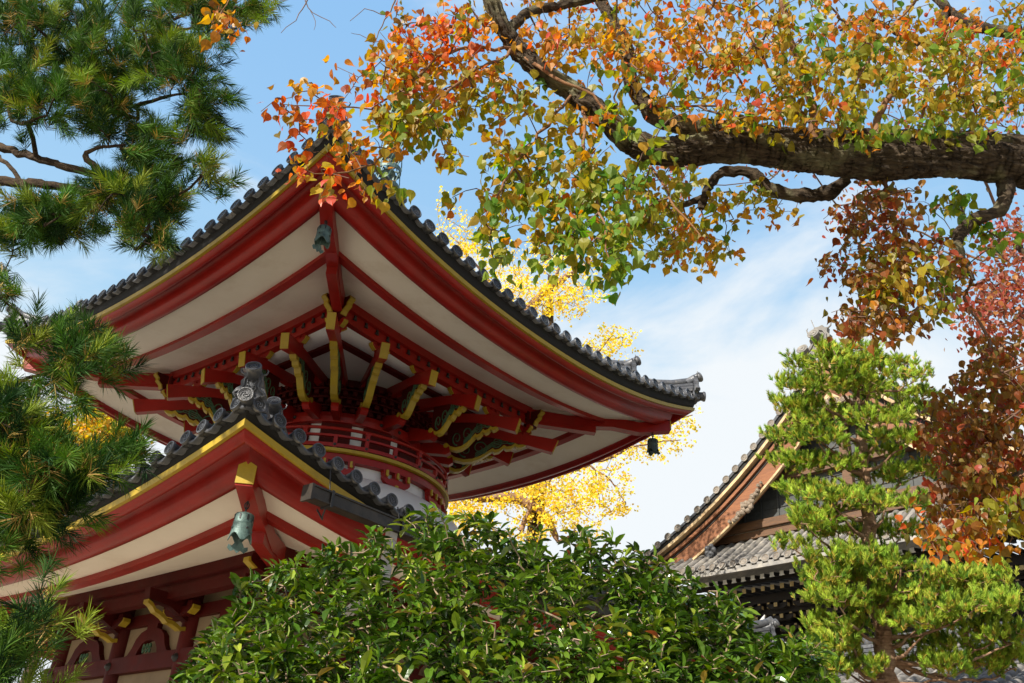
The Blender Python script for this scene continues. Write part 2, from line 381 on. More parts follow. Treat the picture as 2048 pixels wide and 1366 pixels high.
def make_roof(tagname, G, B, Mm, P, rise, zoff, aoff, n, sides_vis, tile_vis, inner_a, R=.098, orn=.82):
    """G gold edge, B fascia foot, Mm mid soffit beam, P purlin: (half side, z, upturn)"""
    # yellow trim
    b = MB()
    sweep4(b, [(G[0] - .05, G[1] - .065, G[2]), (G[0] + .025, G[1] - .06, G[2]), (G[0] + .035, G[1] + .002, G[2]), (G[0] - .05, G[1] + .01, G[2])], smooth=False)
    gt = prt(b, 'yellow_eave_trim', 'yellow')
    # red moulded fascia
    b = MB()
    prof = [(.03, .02), (.05, .075), (.10, .10), (.17, .105), (.24, .09), (.27, .06), (.29, .0), (.33, -.055), (.42, -.075), (.52, -.065), (.58, -.02), (.61, .04), (.66, .085), (.74, .105), (.84, .10), (.93, .08), (.945, .035), (1.0, .03), (1.0, -.06)]
    dz = 1.0
    sweep4(b, [lerp3(G, B, s, d * .98) for s, d in prof])
    prt(b, 'eave_fascia', 'red')
    # soffit boards
    b = MB(); Bi = lerp3(B, B, 0, -.03)
    sweep4(b, [(B[0] + .02, B[1] + .02, B[2]), (Mm[0] + .0, Mm[1] + .0, Mm[2])])
    prt(b, 'outer_soffit', 'plaster')
    b = MB()
    Mo = (Mm[0] + .03, Mm[1], Mm[2]); dM = .07
    sweep4(b, [(Mm[0] + .05, Mm[1] + .02, Mm[2]), (Mm[0] + .05, Mm[1] - dM, Mm[2]), (Mm[0] - .09, Mm[1] - dM, Mm[2]), (Mm[0] - .09, Mm[1] + .06, Mm[2])], smooth=False)
    prt(b, 'soffit_beam', 'red')
    b = MB()
    sweep4(b, [(Mm[0] - .05, Mm[1] + .02, Mm[2]), lerp3(Mm, P, .5, -.01), (P[0] - .02, P[1] + .0, P[2])])
    prt(b, 'inner_soffit', 'plaster')
    # purlin under the inner soffit
    b = MB()
    sweep4(b, [(P[0], P[1] + .02, P[2]), (P[0] + .01, P[1] - .15, P[2]), (P[0] - .05, P[1] - .16, P[2]), (P[0] - .05, P[1] - .2, P[2]), (P[0] - .03, P[1] - .2, P[2]), (P[0] - .03, P[1] - .36, P[2]), (P[0] - .17, P[1] - .36, P[2])], smooth=False)
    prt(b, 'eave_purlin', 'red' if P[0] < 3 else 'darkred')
    for k in ((0, 3) if P[0] < 3 else ()):
        sp = .235
        cnt = int(P[0] * 2 / sp)
        for i in range(cnt):
            b = MB(); x = -P[0] + .12 + i * sp; t = x / P[0]
            Mk = Matrix.Rotation(k * PI / 2, 4, 'Z')
            z = P[1] - .215 + P[2] * abs(t) ** PW
            b.prism([(-.035, -.05), (.035, -.05), (.018, -.01), (.018, .03), (-.018, .03), (-.018, -.01)], .03, Mk @ Matrix.Translation((x, -P[0] + .012, z)))
            prt(b, 'purlin_stud', 'black')
    # tile body
    A0 = G[0] + aoff; Z0 = G[1] + zoff
    def zr(a, t):
        s = (A0 - a) / A0
        return Z0 - .04 + rise * (.55 * s + .45 * s * s) + G[2] * (a / A0) ** 3 * abs(t) ** PW
    rb = MB(); na = 12
    aa = [A0 - (A0 - inner_a) * i / na for i in range(na + 1)]
    for k in range(4):
        rb.grid([[rotk(k, (a * t, -a, zr(a, t) - .03)) for t in TS] for a in aa])
        # underlay between trim and tiles
        rb.grid([[rotk(k, (a * t, -a, z + G[2] * abs(t) ** PW)) for t in TS] for a, z in ((A0, Z0 - .075), (A0 - .55, Z0 - .06))])
    roof = prt(rb, tagname, 'tiledark')
    b = MB()
    for k in range(4):
        b.grid([[rotk(k, (a * t, -a, z + G[2] * abs(t) ** PW)) for t in TS] for a, z in ((G[0] - .02, G[1] + .003), (G[0] + .015, G[1] + .012), (G[0] + .03, G[1] + .075), (A0 - .06, Z0 - .085))])
    prt(b, 'eave_board', 'tilegap', roof)
    # cover tile rows
    b = MB()
    for k in range(4):
        for i in range(n):
            t0 = 2 * (i + .5) / n - 1; x = A0 * t0
            rows = []
            a_stop = max(abs(x) + .05, inner_a)
            if a_stop > A0 - .1: continue
            m = 9
            for q in range(m + 1):
                a = A0 - .12 + (a_stop - A0 + .12) * q / m
                z = zr(a, x / a) - .01
                rows.append([rotk(k, (x + R * .84 * math.cos(w), -a, z + R * .84 * math.sin(w))) for w in (-.3, .35, .9, 1.57, 2.24, 2.8, 3.44)])
            b.grid(rows)
    prt(b, 'cover_tile_rows', 'tile', roof)
    # pendant lips between the end tiles
    b = MB()
    for k in range(4):
        for i in range(-1, n):
            xa, xb = A0 * (2 * (i + .5) / n - 1), A0 * (2 * (i + 1.5) / n - 1)
            top, bot, bk = [], [], []
            for q in range(9):
                f = q / 8; x = max(-A0, min(A0, xa + (xb - xa) * f)); z = Z0 + G[2] * abs(x / A0) ** PW - .01 - .068 * math.sin(PI * f) ** .8
                top.append(rotk(k, (x, -A0 - .005, z + .012))); bot.append(rotk(k, (x, -A0 - .012, z - .030 * math.sin(PI * f) - .004))); bk.append(rotk(k, (x, -A0 + .25, z + .07)))
            bk2 = [rotk(k, (rotk(-k, p)[0], -A0 + .25, rotk(-k, p)[2] + .05)) for p in bot]
            b.grid([bk, top, bot, bk2])
    prt(b, 'eave_tile_lip', 'tile', roof)
    # individually modelled end tiles where they can be seen; hidden sides share one mesh
    hid = MB(); hm = end_tile_mesh(R)
    slope = math.atan2(rise * .55, A0)
    for k in range(4):
        for i in range(n):
            t = 2 * (i + .5) / n - 1
            p = rotk(k, (A0 * t, -A0 - .015, Z0 + G[2] * abs(t) ** PW))
            if k in tile_vis and tile_vis[k][0] <= i < tile_vis[k][1]:
                end_tile(roof, p, (-slope * .6, rnd.uniform(-.2, .2), k * PI / 2), R)
            elif k in (0, 3) or True:
                Mt = Matrix.Translation(p) @ Matrix.Rotation(k * PI / 2, 4, 'Z') @ Matrix.Rotation(-slope * .6, 4, 'X')
                hid.add([Mt @ Vector(v) for v in hm.v], hm.f)
    tag(prt(hid, 'end_tiles', 'tile', roof), kind='stuff')
    # hip ridges in two tiers, each ending in an ornament
    for k in range(4):
        rz = k * PI / 2
        b = MB()
        def rp(a, h): p = (-a, -a, zr(a, 1) + h); return Vector(rotk(k, p))
        aa_ = [A0 - .12 - (A0 - .12 - inner_a) * q / 16 for q in range(17)]
        for a0_, hh, w in ((A0 - .10, .0, .22), (A0 - .95, .20, .22)):
            seg = [a for a in [a0_] + aa_ if a <= a0_]
            lay = 3
            for l in range(lay):
                pts = [rp(a, hh + .02 + l * .062 + .10 * max(0, 1 - (a0_ - a) / .6) ** 2) for a in seg]
                for i in range(len(pts) - 1): b.bar(pts[i], pts[i + 1], w - l * .025, .048)
            b.tube([rp(a, hh + .02 + lay * .062 + .02 + .12 * max(0, 1 - (a0_ - a) / .6) ** 2) for a in seg], .075, 10)
        hr = prt(b, 'hip_ridge', 'tile', roof)
        dr = Vector(rotk(k, (-1, -1, 0))).normalized(); rzd = math.atan2(dr.y, dr.x) + PI / 2
        for a0_, hh in ((A0 - .06, .06), (A0 - .91, .26)):
            p = rp(a0_, hh + .06)
            ridge_ornament('ridge_end_ornament', hr, p, rzd, orn)
            Mt = Matrix.Rotation(rzd, 4, 'Z')
            q = p + Mt @ Vector((0, -.10, .40 * orn))
            o = end_tile(hr, q, (0, 0, 0), R * 1.02, name='ridge_top_tile'); o.rotation_euler = (math.radians(-32) , 0, rzd)
            b2 = MB(); b2.tube([p + Mt @ Vector((0, .12, .22)), p + Mt @ Vector((0, 0, .29)), q + Mt @ Vector((0, .05, -.03))], [R * .62, R * .76, R * .84], 12)
            b2.build('ridge_top_horn', M['tile'], hr)
        p = rp(A0 + .06, .02); o = end_tile(hr, p, (0, 0, 0), R, name='corner_end_tile'); o.rotation_euler = (-.05, 0, rzd)
    return roof, zr

UG, UB, UM, UP_ = (4.5, 8.89, .72), (4.02, 8.75, .48), (3.32, 8.87, .31), (2.36, 9.19, .09)
up_roof, zru = make_roof('upper_roof', UG, UB, UM, UP_, 2.9, .27, .10, 32, None, {0: (5, 32), 3: (0, 27)}, .55)
LG, LB_, LM_, LP_ = (5.33, 4.58, .63), (4.81, 4.52, .40), (4.33, 4.53, .30), (3.25, 4.90, .03)
lo_roof, zrl = make_roof('lower_roof', LG, LB_, LM_, LP_, 2.25 * 5.4 / 2.9 * .62, .175, .10, 42, None, {0: (0, 13), 3: (31, 42)}, 2.45, .076, .60)

# ---- corner beams (one per corner and roof)
def corner_beam(G, B, Mm, P, k, pro=.0):
    d = Vector(rotk(k, (-1, -1, 0))).normalized(); r2 = 2 ** .5
    e = (B[0] + (G[0] - B[0]) * .34 + pro) * r2
    zt = B[1] + B[2] - .03
    b = MB(); sd = Vector((-d.y, d.x, 0))
    # pentagonal upper beam curving down inwards
    pts = [(e, zt), ((B[0] - .25) * r2, B[1] + B[2] * .80 - .03), ((Mm[0] + .1) * r2, Mm[1] + Mm[2] - .02), ((Mm[0] - .5) * r2, Mm[1] + Mm[2] * .75), ((P[0] - .1) * r2, P[1] - .02)]
    hw, top, bot = .085, .10, -.15
    rows = []
    for r, z in pts:
        c = d * r + Vector((0, 0, z))
        rows.append([c + sd * hw + Vector((0, 0, top - .05)), c + sd * hw + Vector((0, 0, bot)), c - sd * hw + Vector((0, 0, bot)), c - sd * hw + Vector((0, 0, top - .05)), c + Vector((0, 0, top))])
    n = 5; vs = [v for r in rows for v in r]
    fs = [(i * n + j, i * n + (j + 1) % n, (i + 1) * n + (j + 1) % n, (i + 1) * n + j) for i in range(len(rows) - 1) for j in range(n)]
    b.add(vs, fs); b.add(rows[0], [(0, 1, 2, 3, 4)])
    o = prt(b, 'corner_beam', 'red')
    c = d * (e + .012) + Vector((0, 0, zt)); b = MB(); q = []
    for off in (0, -.02): q += [c + d * off + sd * x + Vector((0, 0, z)) for x, z in ((hw + .004, top - .045), (hw + .004, bot + .02), (-hw - .004, bot + .02), (-hw - .004, top - .045), (0, top + .008))]
    b.add(q, [(0, 1, 2, 3, 4), (9, 8, 7, 6, 5)] + [(j, j + 5, (j + 1) % 5 + 5, (j + 1) % 5) for j in range(5)])
    prt(b, 'beam_end_cap', 'yellow', o)
    # lower tier beam, ends short of the upper one
    b = MB(); r1 = (Mm[0] - .12) * r2
    b.bar(d * r1 + Vector((0, 0, Mm[1] + Mm[2] * .85 - .17)), d * ((P[0] - .1) * r2) + Vector((0, 0, P[1] - .16)), .15, .19)
    prt(b, 'lower_corner_beam', 'red')
    return d * (e - .32) + Vector((0, 0, zt + bot))
bellp = {}
for k in range(4):
    bellp['u', k] = corner_beam(UG, UB, UM, UP_, k)
    bellp['l', k] = corner_beam(LG, LB_, LM_, LP_, k)

# ---- drum, ceiling and ring purlins of the upper storey
b = MB(); sweep4(b, [(2.24, 8.85, .04), (2.16, 8.815, .03), (2.06, 8.81, .02), (1.96, 8.83, .01), (1.87, 8.87, 0)])
prt(b, 'cove_panel', 'white')
b = MB(); sweep4(b, [(1.90, 8.99, 0), (1.90, 8.81, 0), (1.76, 8.81, 0), (1.76, 8.99, 0)], smooth=False)
prt(b, 'ring_beam', 'darkred')
b = MB()
for k in range(4):
    b.grid([[rotk(k, (1.78 * t, -1.78, 8.87)) for t in TS]] + [[rotk(k, (1.36 * math.sin(t * PI / 4), -1.36 * math.cos(t * PI / 4), 8.80)) for t in TS]])
prt(b, 'inner_cove_panel', 'white')
b = MB(); b.lathe([(1.36, 8.82), (1.40, 8.78), (1.40, 8.66), (1.33, 8.64), (1.33, 8.0)], 72, smooth=False)
prt(b, 'drum_head', 'darkred')
b = MB()
for tier in range(4):
    r = 1.42 + tier * .045; z = 8.20 + tier * .135
    for i in range(60):
        a = 2 * PI * (i + .5 * (tier % 2)) / 60; Mt = Matrix.Rotation(a, 4, 'Z')
        b.box(Mt @ Vector((r, 0, z)), (.10, .075, .07), Mt)
    b.lathe([(r - .12, z - .05), (r - .01, z - .05), (r - .01, z - .075), (r - .12, z - .075)], 60, smooth=False)
prt(b, 'bracket_tier', 'darkred')

b = MB(); b.lathe([(1.34, 8.16), (1.43, 8.16), (1.44, 8.08), (1.43, 7.99), (1.34, 7.98)], 72, smooth=False)
o = prt(b, 'drum_tie_ring', 'red')
b = MB()
for i in range(24):
    b = MB(); a = 2 * PI * i / 24; Mt = Matrix.Rotation(a, 4, 'Z') @ Matrix.Translation((1.44, 0, 8.075)) @ Matrix.Rotation(PI / 2, 4, 'Y')
    b.lathe([(.032, 0), (.032, .01), (.02, .022), (.006, .03), (.001, .03)], 10, Mt)
    prt(b, 'nail_cover', 'black', o)
b = MB(); b.lathe([(1.32, 8.0), (1.32, 7.2)], 72)
prt(b, 'drum_wall', 'white')
for i in range(12):
    b = MB(); a = 2 * PI * (i + .5) / 12; Mt = Matrix.Rotation(a, 4, 'Z')
    b.box(Mt @ Vector((1.32, 0, 7.6)), (.10, .50, .8), Mt); prt(b, 'drum_column', 'darkred')
b = MB(); b.lathe([(1.33, 7.62), (1.37, 7.62), (1.37, 7.54), (1.33, 7.54)], 72, smooth=False)
prt(b, 'drum_waist_ring', 'red')
# balcony
b = MB(); b.lathe([(1.30, 7.33), (1.93, 7.33), (1.93, 7.285), (1.88, 7.28), (1.3, 7.28)], 96, smooth=False)
prt(b, 'balcony_floor', 'red')
b = MB(); b.lathe([(1.90, 7.325), (1.965, 7.315), (1.965, 7.262), (1.90, 7.255)], 96, smooth=False)
prt(b, 'yellow_balcony_edge', 'yellow')
b = MB(); b.lathe([(1.90, 7.25), (1.91, 7.235), (1.91, 7.13), (1.80, 7.12)], 96, smooth=False)
prt(b, 'balcony_ring_beam', 'red')
bal = MB()
bal.lathe([(1.90 + .028 * math.cos(w), 7.665 + .028 * math.sin(w)) for w in [i * PI / 4 for i in range(9)]], 96)
bal.lathe([(1.875, 7.555), (1.925, 7.555), (1.925, 7.52), (1.875, 7.52), (1.875, 7.555)], 96, smooth=False)
bal.lathe([(1.865, 7.405), (1.935, 7.405), (1.935, 7.345), (1.865, 7.345), (1.865, 7.405)], 96, smooth=False)
bal = prt(bal, 'balustrade_rail', 'red')
for i in range(24):
    a = 2 * PI * i / 24 + .05; tall = i % 2 == 0; h = .34 if tall else .20
    b = MB(); b.box((0, 0, h / 2), (.055, .062, h))
    if tall: b.box((0, 0, h - .03), (.07, .085, .03))
    o = b.build('balustrade_post', M['red'], bal); o.location = (1.90 * math.cos(a), 1.90 * math.sin(a), 7.325); o.rotation_euler = (0, 0, a)
    b = MB(); b.lathe([(.001, .02), (.022, .014), (.026, 0)], 8, Matrix.Translation((.032, 0, .06)) @ Matrix.Rotation(PI / 2, 4, 'Y'))
    if tall: b.lathe([(.001, .02), (.016, .014), (.02, 0)], 8, Matrix.Translation((.032, 0, .215)) @ Matrix.Rotation(PI / 2, 4, 'Y'))
    ps = b.build('post_stud', M['black'], bal); ps.location = o.location; ps.rotation_euler = (0, 0, a)
# bracket brackets under the balcony
boat = [(-.26, .075), (-.26, .0), (-.22, -.045), (-.15, -.075), (.15, -.075), (.22, -.045), (.26, .0), (.26, .075)]
for i in range(12):
    a = 2 * PI * (i + .5) / 12 + .10
    Mt = Matrix.Rotation(a, 4, 'Z') @ Matrix.Translation((1.87, 0, 6.985)) @ Matrix.Rotation(PI / 2, 4, 'Z')
    b = MB()
    b.prism([(-.26, .0), (-.22, -.045), (-.15, -.07), (.15, -.07), (.22, -.045), (.26, .0), (.26, .045), (.19, .045), (.15, .02), (.09, .045), (-.09, .045), (-.15, .02), (-.19, .045), (-.26, .045)], .07, Mt)
    for x in (-.21, 0, .21):
        b.prism([(x - .055, .14), (x - .055, .085), (x - .035, .045), (x + .035, .045), (x + .055, .085), (x + .055, .14)], .09, Mt)
    b.prism([(-.09, -.14), (-.06, -.07), (.06, -.07), (.09, -.14)], .09, Mt)
    o = prt(b, 'balcony_bracket', 'red')
    for x in (-.225, -.02, .19):
        b = MB(); b.prism([(x, .145), (x + .035, .145), (x + .035, .09), (x + .05, .06), (x + .03, .04), (x, .06)], .035, Mt @ Matrix.Translation((0, -.055, 0))); prt(b, 'yellow_block_face', 'yellow', o)
    b = MB(); b.prism([(-.025, -.06), (.025, -.06), (.04, -.10), (.025, -.14), (-.025, -.14), (-.04, -.10)], .03, Mt @ Matrix.Translation((0, -.05, 0)))
    prt(b, 'yellow_foot_block', 'yellow', o)
b = MB(); b.lathe([(1.79, 7.2), (1.80, 7.0), (1.84, 6.88), (1.93, 6.80)], 96); prt(b, 'white_frieze', 'white')
b = MB(); b.lathe([(1.90, 6.90), (1.935, 6.895), (1.935, 6.865), (1.90, 6.86)], 96, smooth=False); prt(b, 'thin_red_ring', 'red')
b = MB(); b.lathe([(1.88, 6.92), (1.97, 6.875), (2.09, 6.80), (2.22, 6.68), (2.34, 6.53), (2.43, 6.35), (2.48, 6.1), (2.50, 5.7), (2.5, 5.3)], 96)
prt(b, 'white_dome', 'white')
b = MB(); b.box((0, 0, 3.2), (1.0, 1.0, 6.4)); b.lathe([(1.2, 6.3), (1.2, 12.0)], 24); prt(b, 'core', 'darkwood')

# ---- radiating tail-rafter arms with yellow scalloped edges
def arm(k, t, kind):
    end = Vector(rotk(k, (2.71 * t, -2.71, 0))); re = end.length; ang = math.atan2(end.y, end.x)
    sc = lambda r: 1.9 + (r - 1.9) * (re - 1.9) / (3.84 - 1.9)
    Mt = Matrix.Rotation(ang, 4, 'Z')
    b = MB()
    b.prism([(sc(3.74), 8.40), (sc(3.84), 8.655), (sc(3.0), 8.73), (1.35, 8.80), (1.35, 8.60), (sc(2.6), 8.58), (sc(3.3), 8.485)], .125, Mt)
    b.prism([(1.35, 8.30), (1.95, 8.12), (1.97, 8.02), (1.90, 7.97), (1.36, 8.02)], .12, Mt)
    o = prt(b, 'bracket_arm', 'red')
    # scalloped yellow edge
    base = [(1.88, 8.165), (2.0, 8.10), (2.15, 8.075), (2.3, 8.10), (2.45, 8.175), (2.58, 8.28)]
    sc_ = [(2.66, 8.345), (2.70, 8.315), (2.78, 8.345), (2.86, 8.43), (2.91, 8.40), (2.99, 8.42), (3.06, 8.485), (3.11, 8.455), (3.19, 8.47), (3.28, 8.535)]
    low = base + sc_
    up = [(x, z + .03) for x, z in low]
    poly = [(sc(x), z - .03) for x, z in low] + [(sc(x), z) for x, z in up[::-1]]
    b = MB()
    n = len(low)
    for i in range(n - 1):
        q = [poly[i], poly[i + 1], poly[2 * n - 2 - i], poly[2 * n - 1 - i]]
        b.prism(q, .112, Mt)
    b.tube([Mt @ Vector((sc(1.88), y, 8.14)) for y in (-.07, .07)], .045, 10)
    prt(b, 'yellow_scalloped_edge', 'yellow', o)
    # carved panel between edge and beam, painted dark with green scrolls
    b = MB(); pan = [(sc(x), z + .03) for x, z in low]
    for i in range(n - 1):
        x0, z0 = pan[i]; x1, z1 = pan[i + 1]; b.prism([(x0, z0), (x1, z1), (x1, max(z1 + .01, 8.60)), (x0, max(z0 + .01, 8.62))], .085, Mt)
    prt(b, 'carved_panel', 'darkred', o)
    b = MB()
    for sg in (-1, 1):
        def spiral(cx, cz, R, turns, a0, dirn, r0=.016):
            pts = []
            for q in range(22):
                f = q / 21; rr = R * (1 - f) ** .8 + .012; a = a0 + dirn * turns * 2 * PI * f
                pts.append(Mt @ Vector((sc(cx + rr * math.cos(a)), sg * .046, cz + rr * math.sin(a))))
            b.tube(pts, [r0 * (1 - .6 * q / 21) for q in range(22)], 5)
        spiral(2.42, 8.36, .13, 1.4, -.9, 1); spiral(2.16, 8.28, .12, 1.4, -1.4, -1); spiral(2.72, 8.50, .10, 1.2, -2.4, 1); spiral(2.98, 8.56, .07, 1.1, -2.6, 1, .012)
        for off in (0, .035, .07):
            b.tube([Mt @ Vector((sc(x), sg * .046, z + off)) for x, z in ((2.35, 8.17), (2.5, 8.28), (2.65, 8.42), (2.85, 8.49), (3.1, 8.53))], [.011, .012, .011, .009, .004], 5)
    prt(b, 'green_scroll_carving', 'green', o)
    b = MB(); q = Mt @ Vector((sc(3.795), 0, 8.5275)); tl = math.atan2(.10 * (re - 1.9) / 1.94, .255)
    b.box(q + Mt @ Vector((.006, 0, 0)), (.014, .131, .25), Mt @ Matrix.Rotation(tl, 4, 'Y'))
    prt(b, 'yellow_arm_end', 'yellow', o)
    # bearing blocks and cross arm carrying the purlin, yellow tips
    if abs(t) < .99 or kind == 'corner':
        cks = [(k, t)] if abs(t) < .99 else [(k, -1), ((k + 3) % 4, 1)]
        for kk, tt in cks:
            b = MB(); Mk = Matrix.Rotation(kk * PI / 2, 4, 'Z') @ Matrix.Translation((2.27 * tt, -2.25, 8.79)); h = .17
            b.prism([(-h, .045), (-h, .01), (-h * .7, -.03), (-h * .4, -.05), (h * .4, -.05), (h * .7, -.03), (h, .01), (h, .045)], .07, Mk)
            for x in (-h * .8, 0, h * .8): b.prism([(x - .035, .08), (x - .042, .04), (x + .042, .04), (x + .035, .08)], .09, Mk)
            b.prism([(-.05, -.05), (-.045, -.11), (.045, -.11), (.05, -.05)], .10, Mk)
            oo = prt(b, 'purlin_bracket', 'red')
            for sg in (-1, 1):
                b = MB(); pl = [(sg * (h + .002), .05), (sg * (h + .028), .045), (sg * (h + .02), .01), (sg * h * .8, -.035), (sg * h * .62, -.055), (sg * h * .55, -.045), (sg * h * .75, -.025), (sg * (h + .0), .015)]
                b.prism(pl, .075, Mk); prt(b, 'yellow_bracket_tip', 'yellow', oo)
for k in range(4):
    arm(k, -1, 'corner')
    for t in (-.6, -.2, .2, .6): arm(k, t, 'side')
    # crossing bracket cluster under each upper corner
    for kk, sg in ((k, -1), ((k + 3) % 4, 1)):
        b = MB(); Mk = Matrix.Rotation(kk * PI / 2, 4, 'Z') @ Matrix.Translation((sg * 2.30, -2.33, 9.05)); q = .72
        b.prism([(sg * .45 * q, .10), (sg * .45 * q, .05), (sg * .36 * q, .0), (sg * .36 * q, -.05), (sg * .26 * q, -.10), (sg * .22 * q, -.17), (0, -.20), (-sg * .1, -.1), (-sg * .1, .10)], .11, Mk)
        oo = prt(b, 'corner_bracket', 'darkred'); b = MB()
        b.prism([(sg * .46 * q, .10), (sg * .49 * q, .05), (sg * .40 * q, .0), (sg * .395 * q, -.05), (sg * .29 * q, -.105), (sg * .25 * q, -.175), (sg * .22 * q, -.17), (sg * .26 * q, -.095), (sg * .36 * q, -.045), (sg * .36 * q, .005), (sg * .45 * q, .055), (sg * .45 * q, .10)], .10, Mk)
        prt(b, 'yellow_scroll_end', 'yellow', oo)

# ---- spire
b = MB(); zt = zru(.55, 0)
b.box((0, 0, zt + .15), (1.1, 1.1, .5)); b.box((0, 0, zt + .43), (1.25, 1.25, .08))
b.lathe([(.45, zt + .47), (.5, zt + .6), (.42, zt + .78), (.2, zt + .9), (.14, zt + .95), (.3, zt + 1.05), (.34, zt + 1.12), (.09, zt + 1.16), (.07, zt + 7)], 24)
spire = prt(b, 'spire', 'bronze')
for i in range(9):
    z = zt + 1.55 + i * .46; r = .30 - i * .012; b = MB()
    b.lathe([(r - .02, z - .05), (r, z - .05), (r, z + .05), (r - .02, z + .05), (r - .02, z - .05)], 28, smooth=False)
    for j in range(8):
        a = j * PI / 4; b.bar((.06 * math.cos(a), .06 * math.sin(a), z), (r * math.cos(a), r * math.sin(a), z), .02, .035)
        b.bar((r * .99 * math.cos(a), r * .99 * math.sin(a), z + .04), (r * .93 * math.cos(a + .39), r * .93 * math.sin(a + .39), z + .40), .018, .018)
    b.lathe([(.07, z - .16), (.12, z - .12), (.15, z - .06), (.12, z), (.07, z + .04)], 16)
    b.build('spire_ring', M['bronze'], spire)

# ---- lower storey
b = MB(); sweep4(b, [(2.72, 5.1, 0), (2.72, .6, 0)], smooth=False); prt(b, 'lower_wall', 'shadeplaster')
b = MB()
sweep4(b, [(3.12, 4.60, 0), (2.95, 4.66, 0), (2.80, 4.78, 0), (2.71, 4.98, 0)]); prt(b, 'lower_cove_panel', 'shadeplaster')
def ringbeam(name, a, z0, z1, th=.12, mat='red'):
    b = MB(); sweep4(b, [(a - th, z1, 0), (a, z1, 0), (a, z0, 0), (a - th, z0, 0), (a - th, z1, 0)], smooth=False); return prt(b, name, mat)
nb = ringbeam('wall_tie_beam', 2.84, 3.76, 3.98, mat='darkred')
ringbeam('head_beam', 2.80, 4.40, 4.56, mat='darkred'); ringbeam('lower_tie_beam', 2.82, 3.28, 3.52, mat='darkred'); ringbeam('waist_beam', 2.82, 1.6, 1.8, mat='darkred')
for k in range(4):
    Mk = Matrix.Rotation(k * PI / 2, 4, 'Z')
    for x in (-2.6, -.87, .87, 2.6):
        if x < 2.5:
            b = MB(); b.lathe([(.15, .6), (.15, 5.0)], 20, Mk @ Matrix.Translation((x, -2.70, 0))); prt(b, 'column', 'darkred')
        b = MB(); b.lathe([(.06, 0), (.06, .012), (.035, .03), (.03, .05), (.001, .055)], 12, Mk @ Matrix.Translation((x * .985, -2.84, 3.87)) @ Matrix.Rotation(PI / 2, 4, 'X')); prt(b, 'nail_cover', 'black', nb)
    for x in (-2.95, -.87, .87, 2.95):
        cr_ = abs(x) > 2; ry = math.radians(0)
        b = MB()
        if cr_:
            if x > 0: continue
            Ma = Matrix.Rotation(k * PI / 2 - PI * .75, 4, 'Z'); L0 = 3.65; L1 = 4.7; th = .13
        else:
            Ma = Mk @ Matrix.Translation((x, 0, 0)) @ Matrix.Rotation(-PI / 2, 4, 'Z'); L0 = 2.78; L1 = 3.46; th = .13
        b.prism([(L0, 4.30), (L0 + (L1 - L0) * .5, 4.46), (L1, 4.50), (L1 + .02, 4.64), (L0, 4.62)], th, Ma)
        b.prism([(L0, 4.62), (L0 + .42, 4.72), (L0 + .42, 4.82), (L0, 4.82)], th, Ma)
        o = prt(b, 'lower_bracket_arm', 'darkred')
        b = MB(); nn = 10
        for i in range(nn):
            f0, f1 = i / nn, (i + 1) / nn
            z = lambda f: 4.24 + .25 * f - (.05 * math.sin(f * PI)) + .014 * math.sin(f * 22)
            X = lambda f: L0 + (L1 - L0) * f
            b.prism([(X(f0), z(f0) - .05), (X(f1), z(f1) - .05), (X(f1), z(f1)), (X(f0), z(f0))], th - .01, Ma)
        prt(b, 'yellow_scalloped_edge', 'yellow', o)
        # cross arm with blocks under the purlin
        b = MB(); y2 = []
        xx = x if not cr_ else -3.12
        for lev, aa2, hw in ((4.66, 3.12, .42), (4.46, 2.93, .34)):
            Mx = Mk @ Matrix.Translation((xx, -aa2, lev))
            b.prism([(-hw, .04), (-hw, -.01), (-hw * .75, -.06), (-hw * .4, -.08), (hw * .4, -.08), (hw * .75, -.06), (hw, -.01), (hw, .04)], .10, Mx)
            for q in (-hw + .06, 0, hw - .06): b.prism([(q - .05, .10), (q - .06, .04), (q + .06, .04), (q + .05, .10)], .13, Mx)
            for sg in (-1, 1): yy = MB(); y2.append(yy); yy.prism([(sg * (hw + .005), .045), (sg * (hw + .03), .04), (sg * (hw + .03), -.01), (sg * hw * .8, -.07), (sg * hw * .72, -.06), (sg * (hw - .01), 0)], .105, Mx)
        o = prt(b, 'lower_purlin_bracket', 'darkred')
        for yy in y2: prt(yy, 'yellow_arm_tip', 'yellow', o)
    for x in (-1.74, 0, 1.74):                           # frog-leg struts
        Mx = Mk @ Matrix.Translation((x, -2.76, 3.98)); b = MB()
        out = [(.62, 0), (.50, .03), (.42, .12), (.36, .24), (.26, .32), (.12, .36)]
        inn = [(.05, .20), (.16, .17), (.24, .08), (.27, 0)]
        b.prism(out + inn, .08, Mx); b.prism([(-x_, z_) for x_, z_ in (out + inn)][::-1], .08, Mx)
        b.prism([(.13, .36), (.13, .42), (-.13, .42), (-.13, .36), (-.05, .20), (.05, .20)], .08, Mx)
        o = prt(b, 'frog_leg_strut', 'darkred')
        b = MB()
        for q in (-.08, 0, .08):
            b.tube([Mx @ Vector((q + .02 * math.cos(w) , -.045, .09 + .06 * math.sin(w))) for w in [i * .6 for i in range(11)]], .012, 5)
        prt(b, 'green_scroll_carving', 'green', o)
b = MB(); b.box((0, 0, .3), (7.2, 7.2, .6)); prt(b, 'stone_base', 'stone')
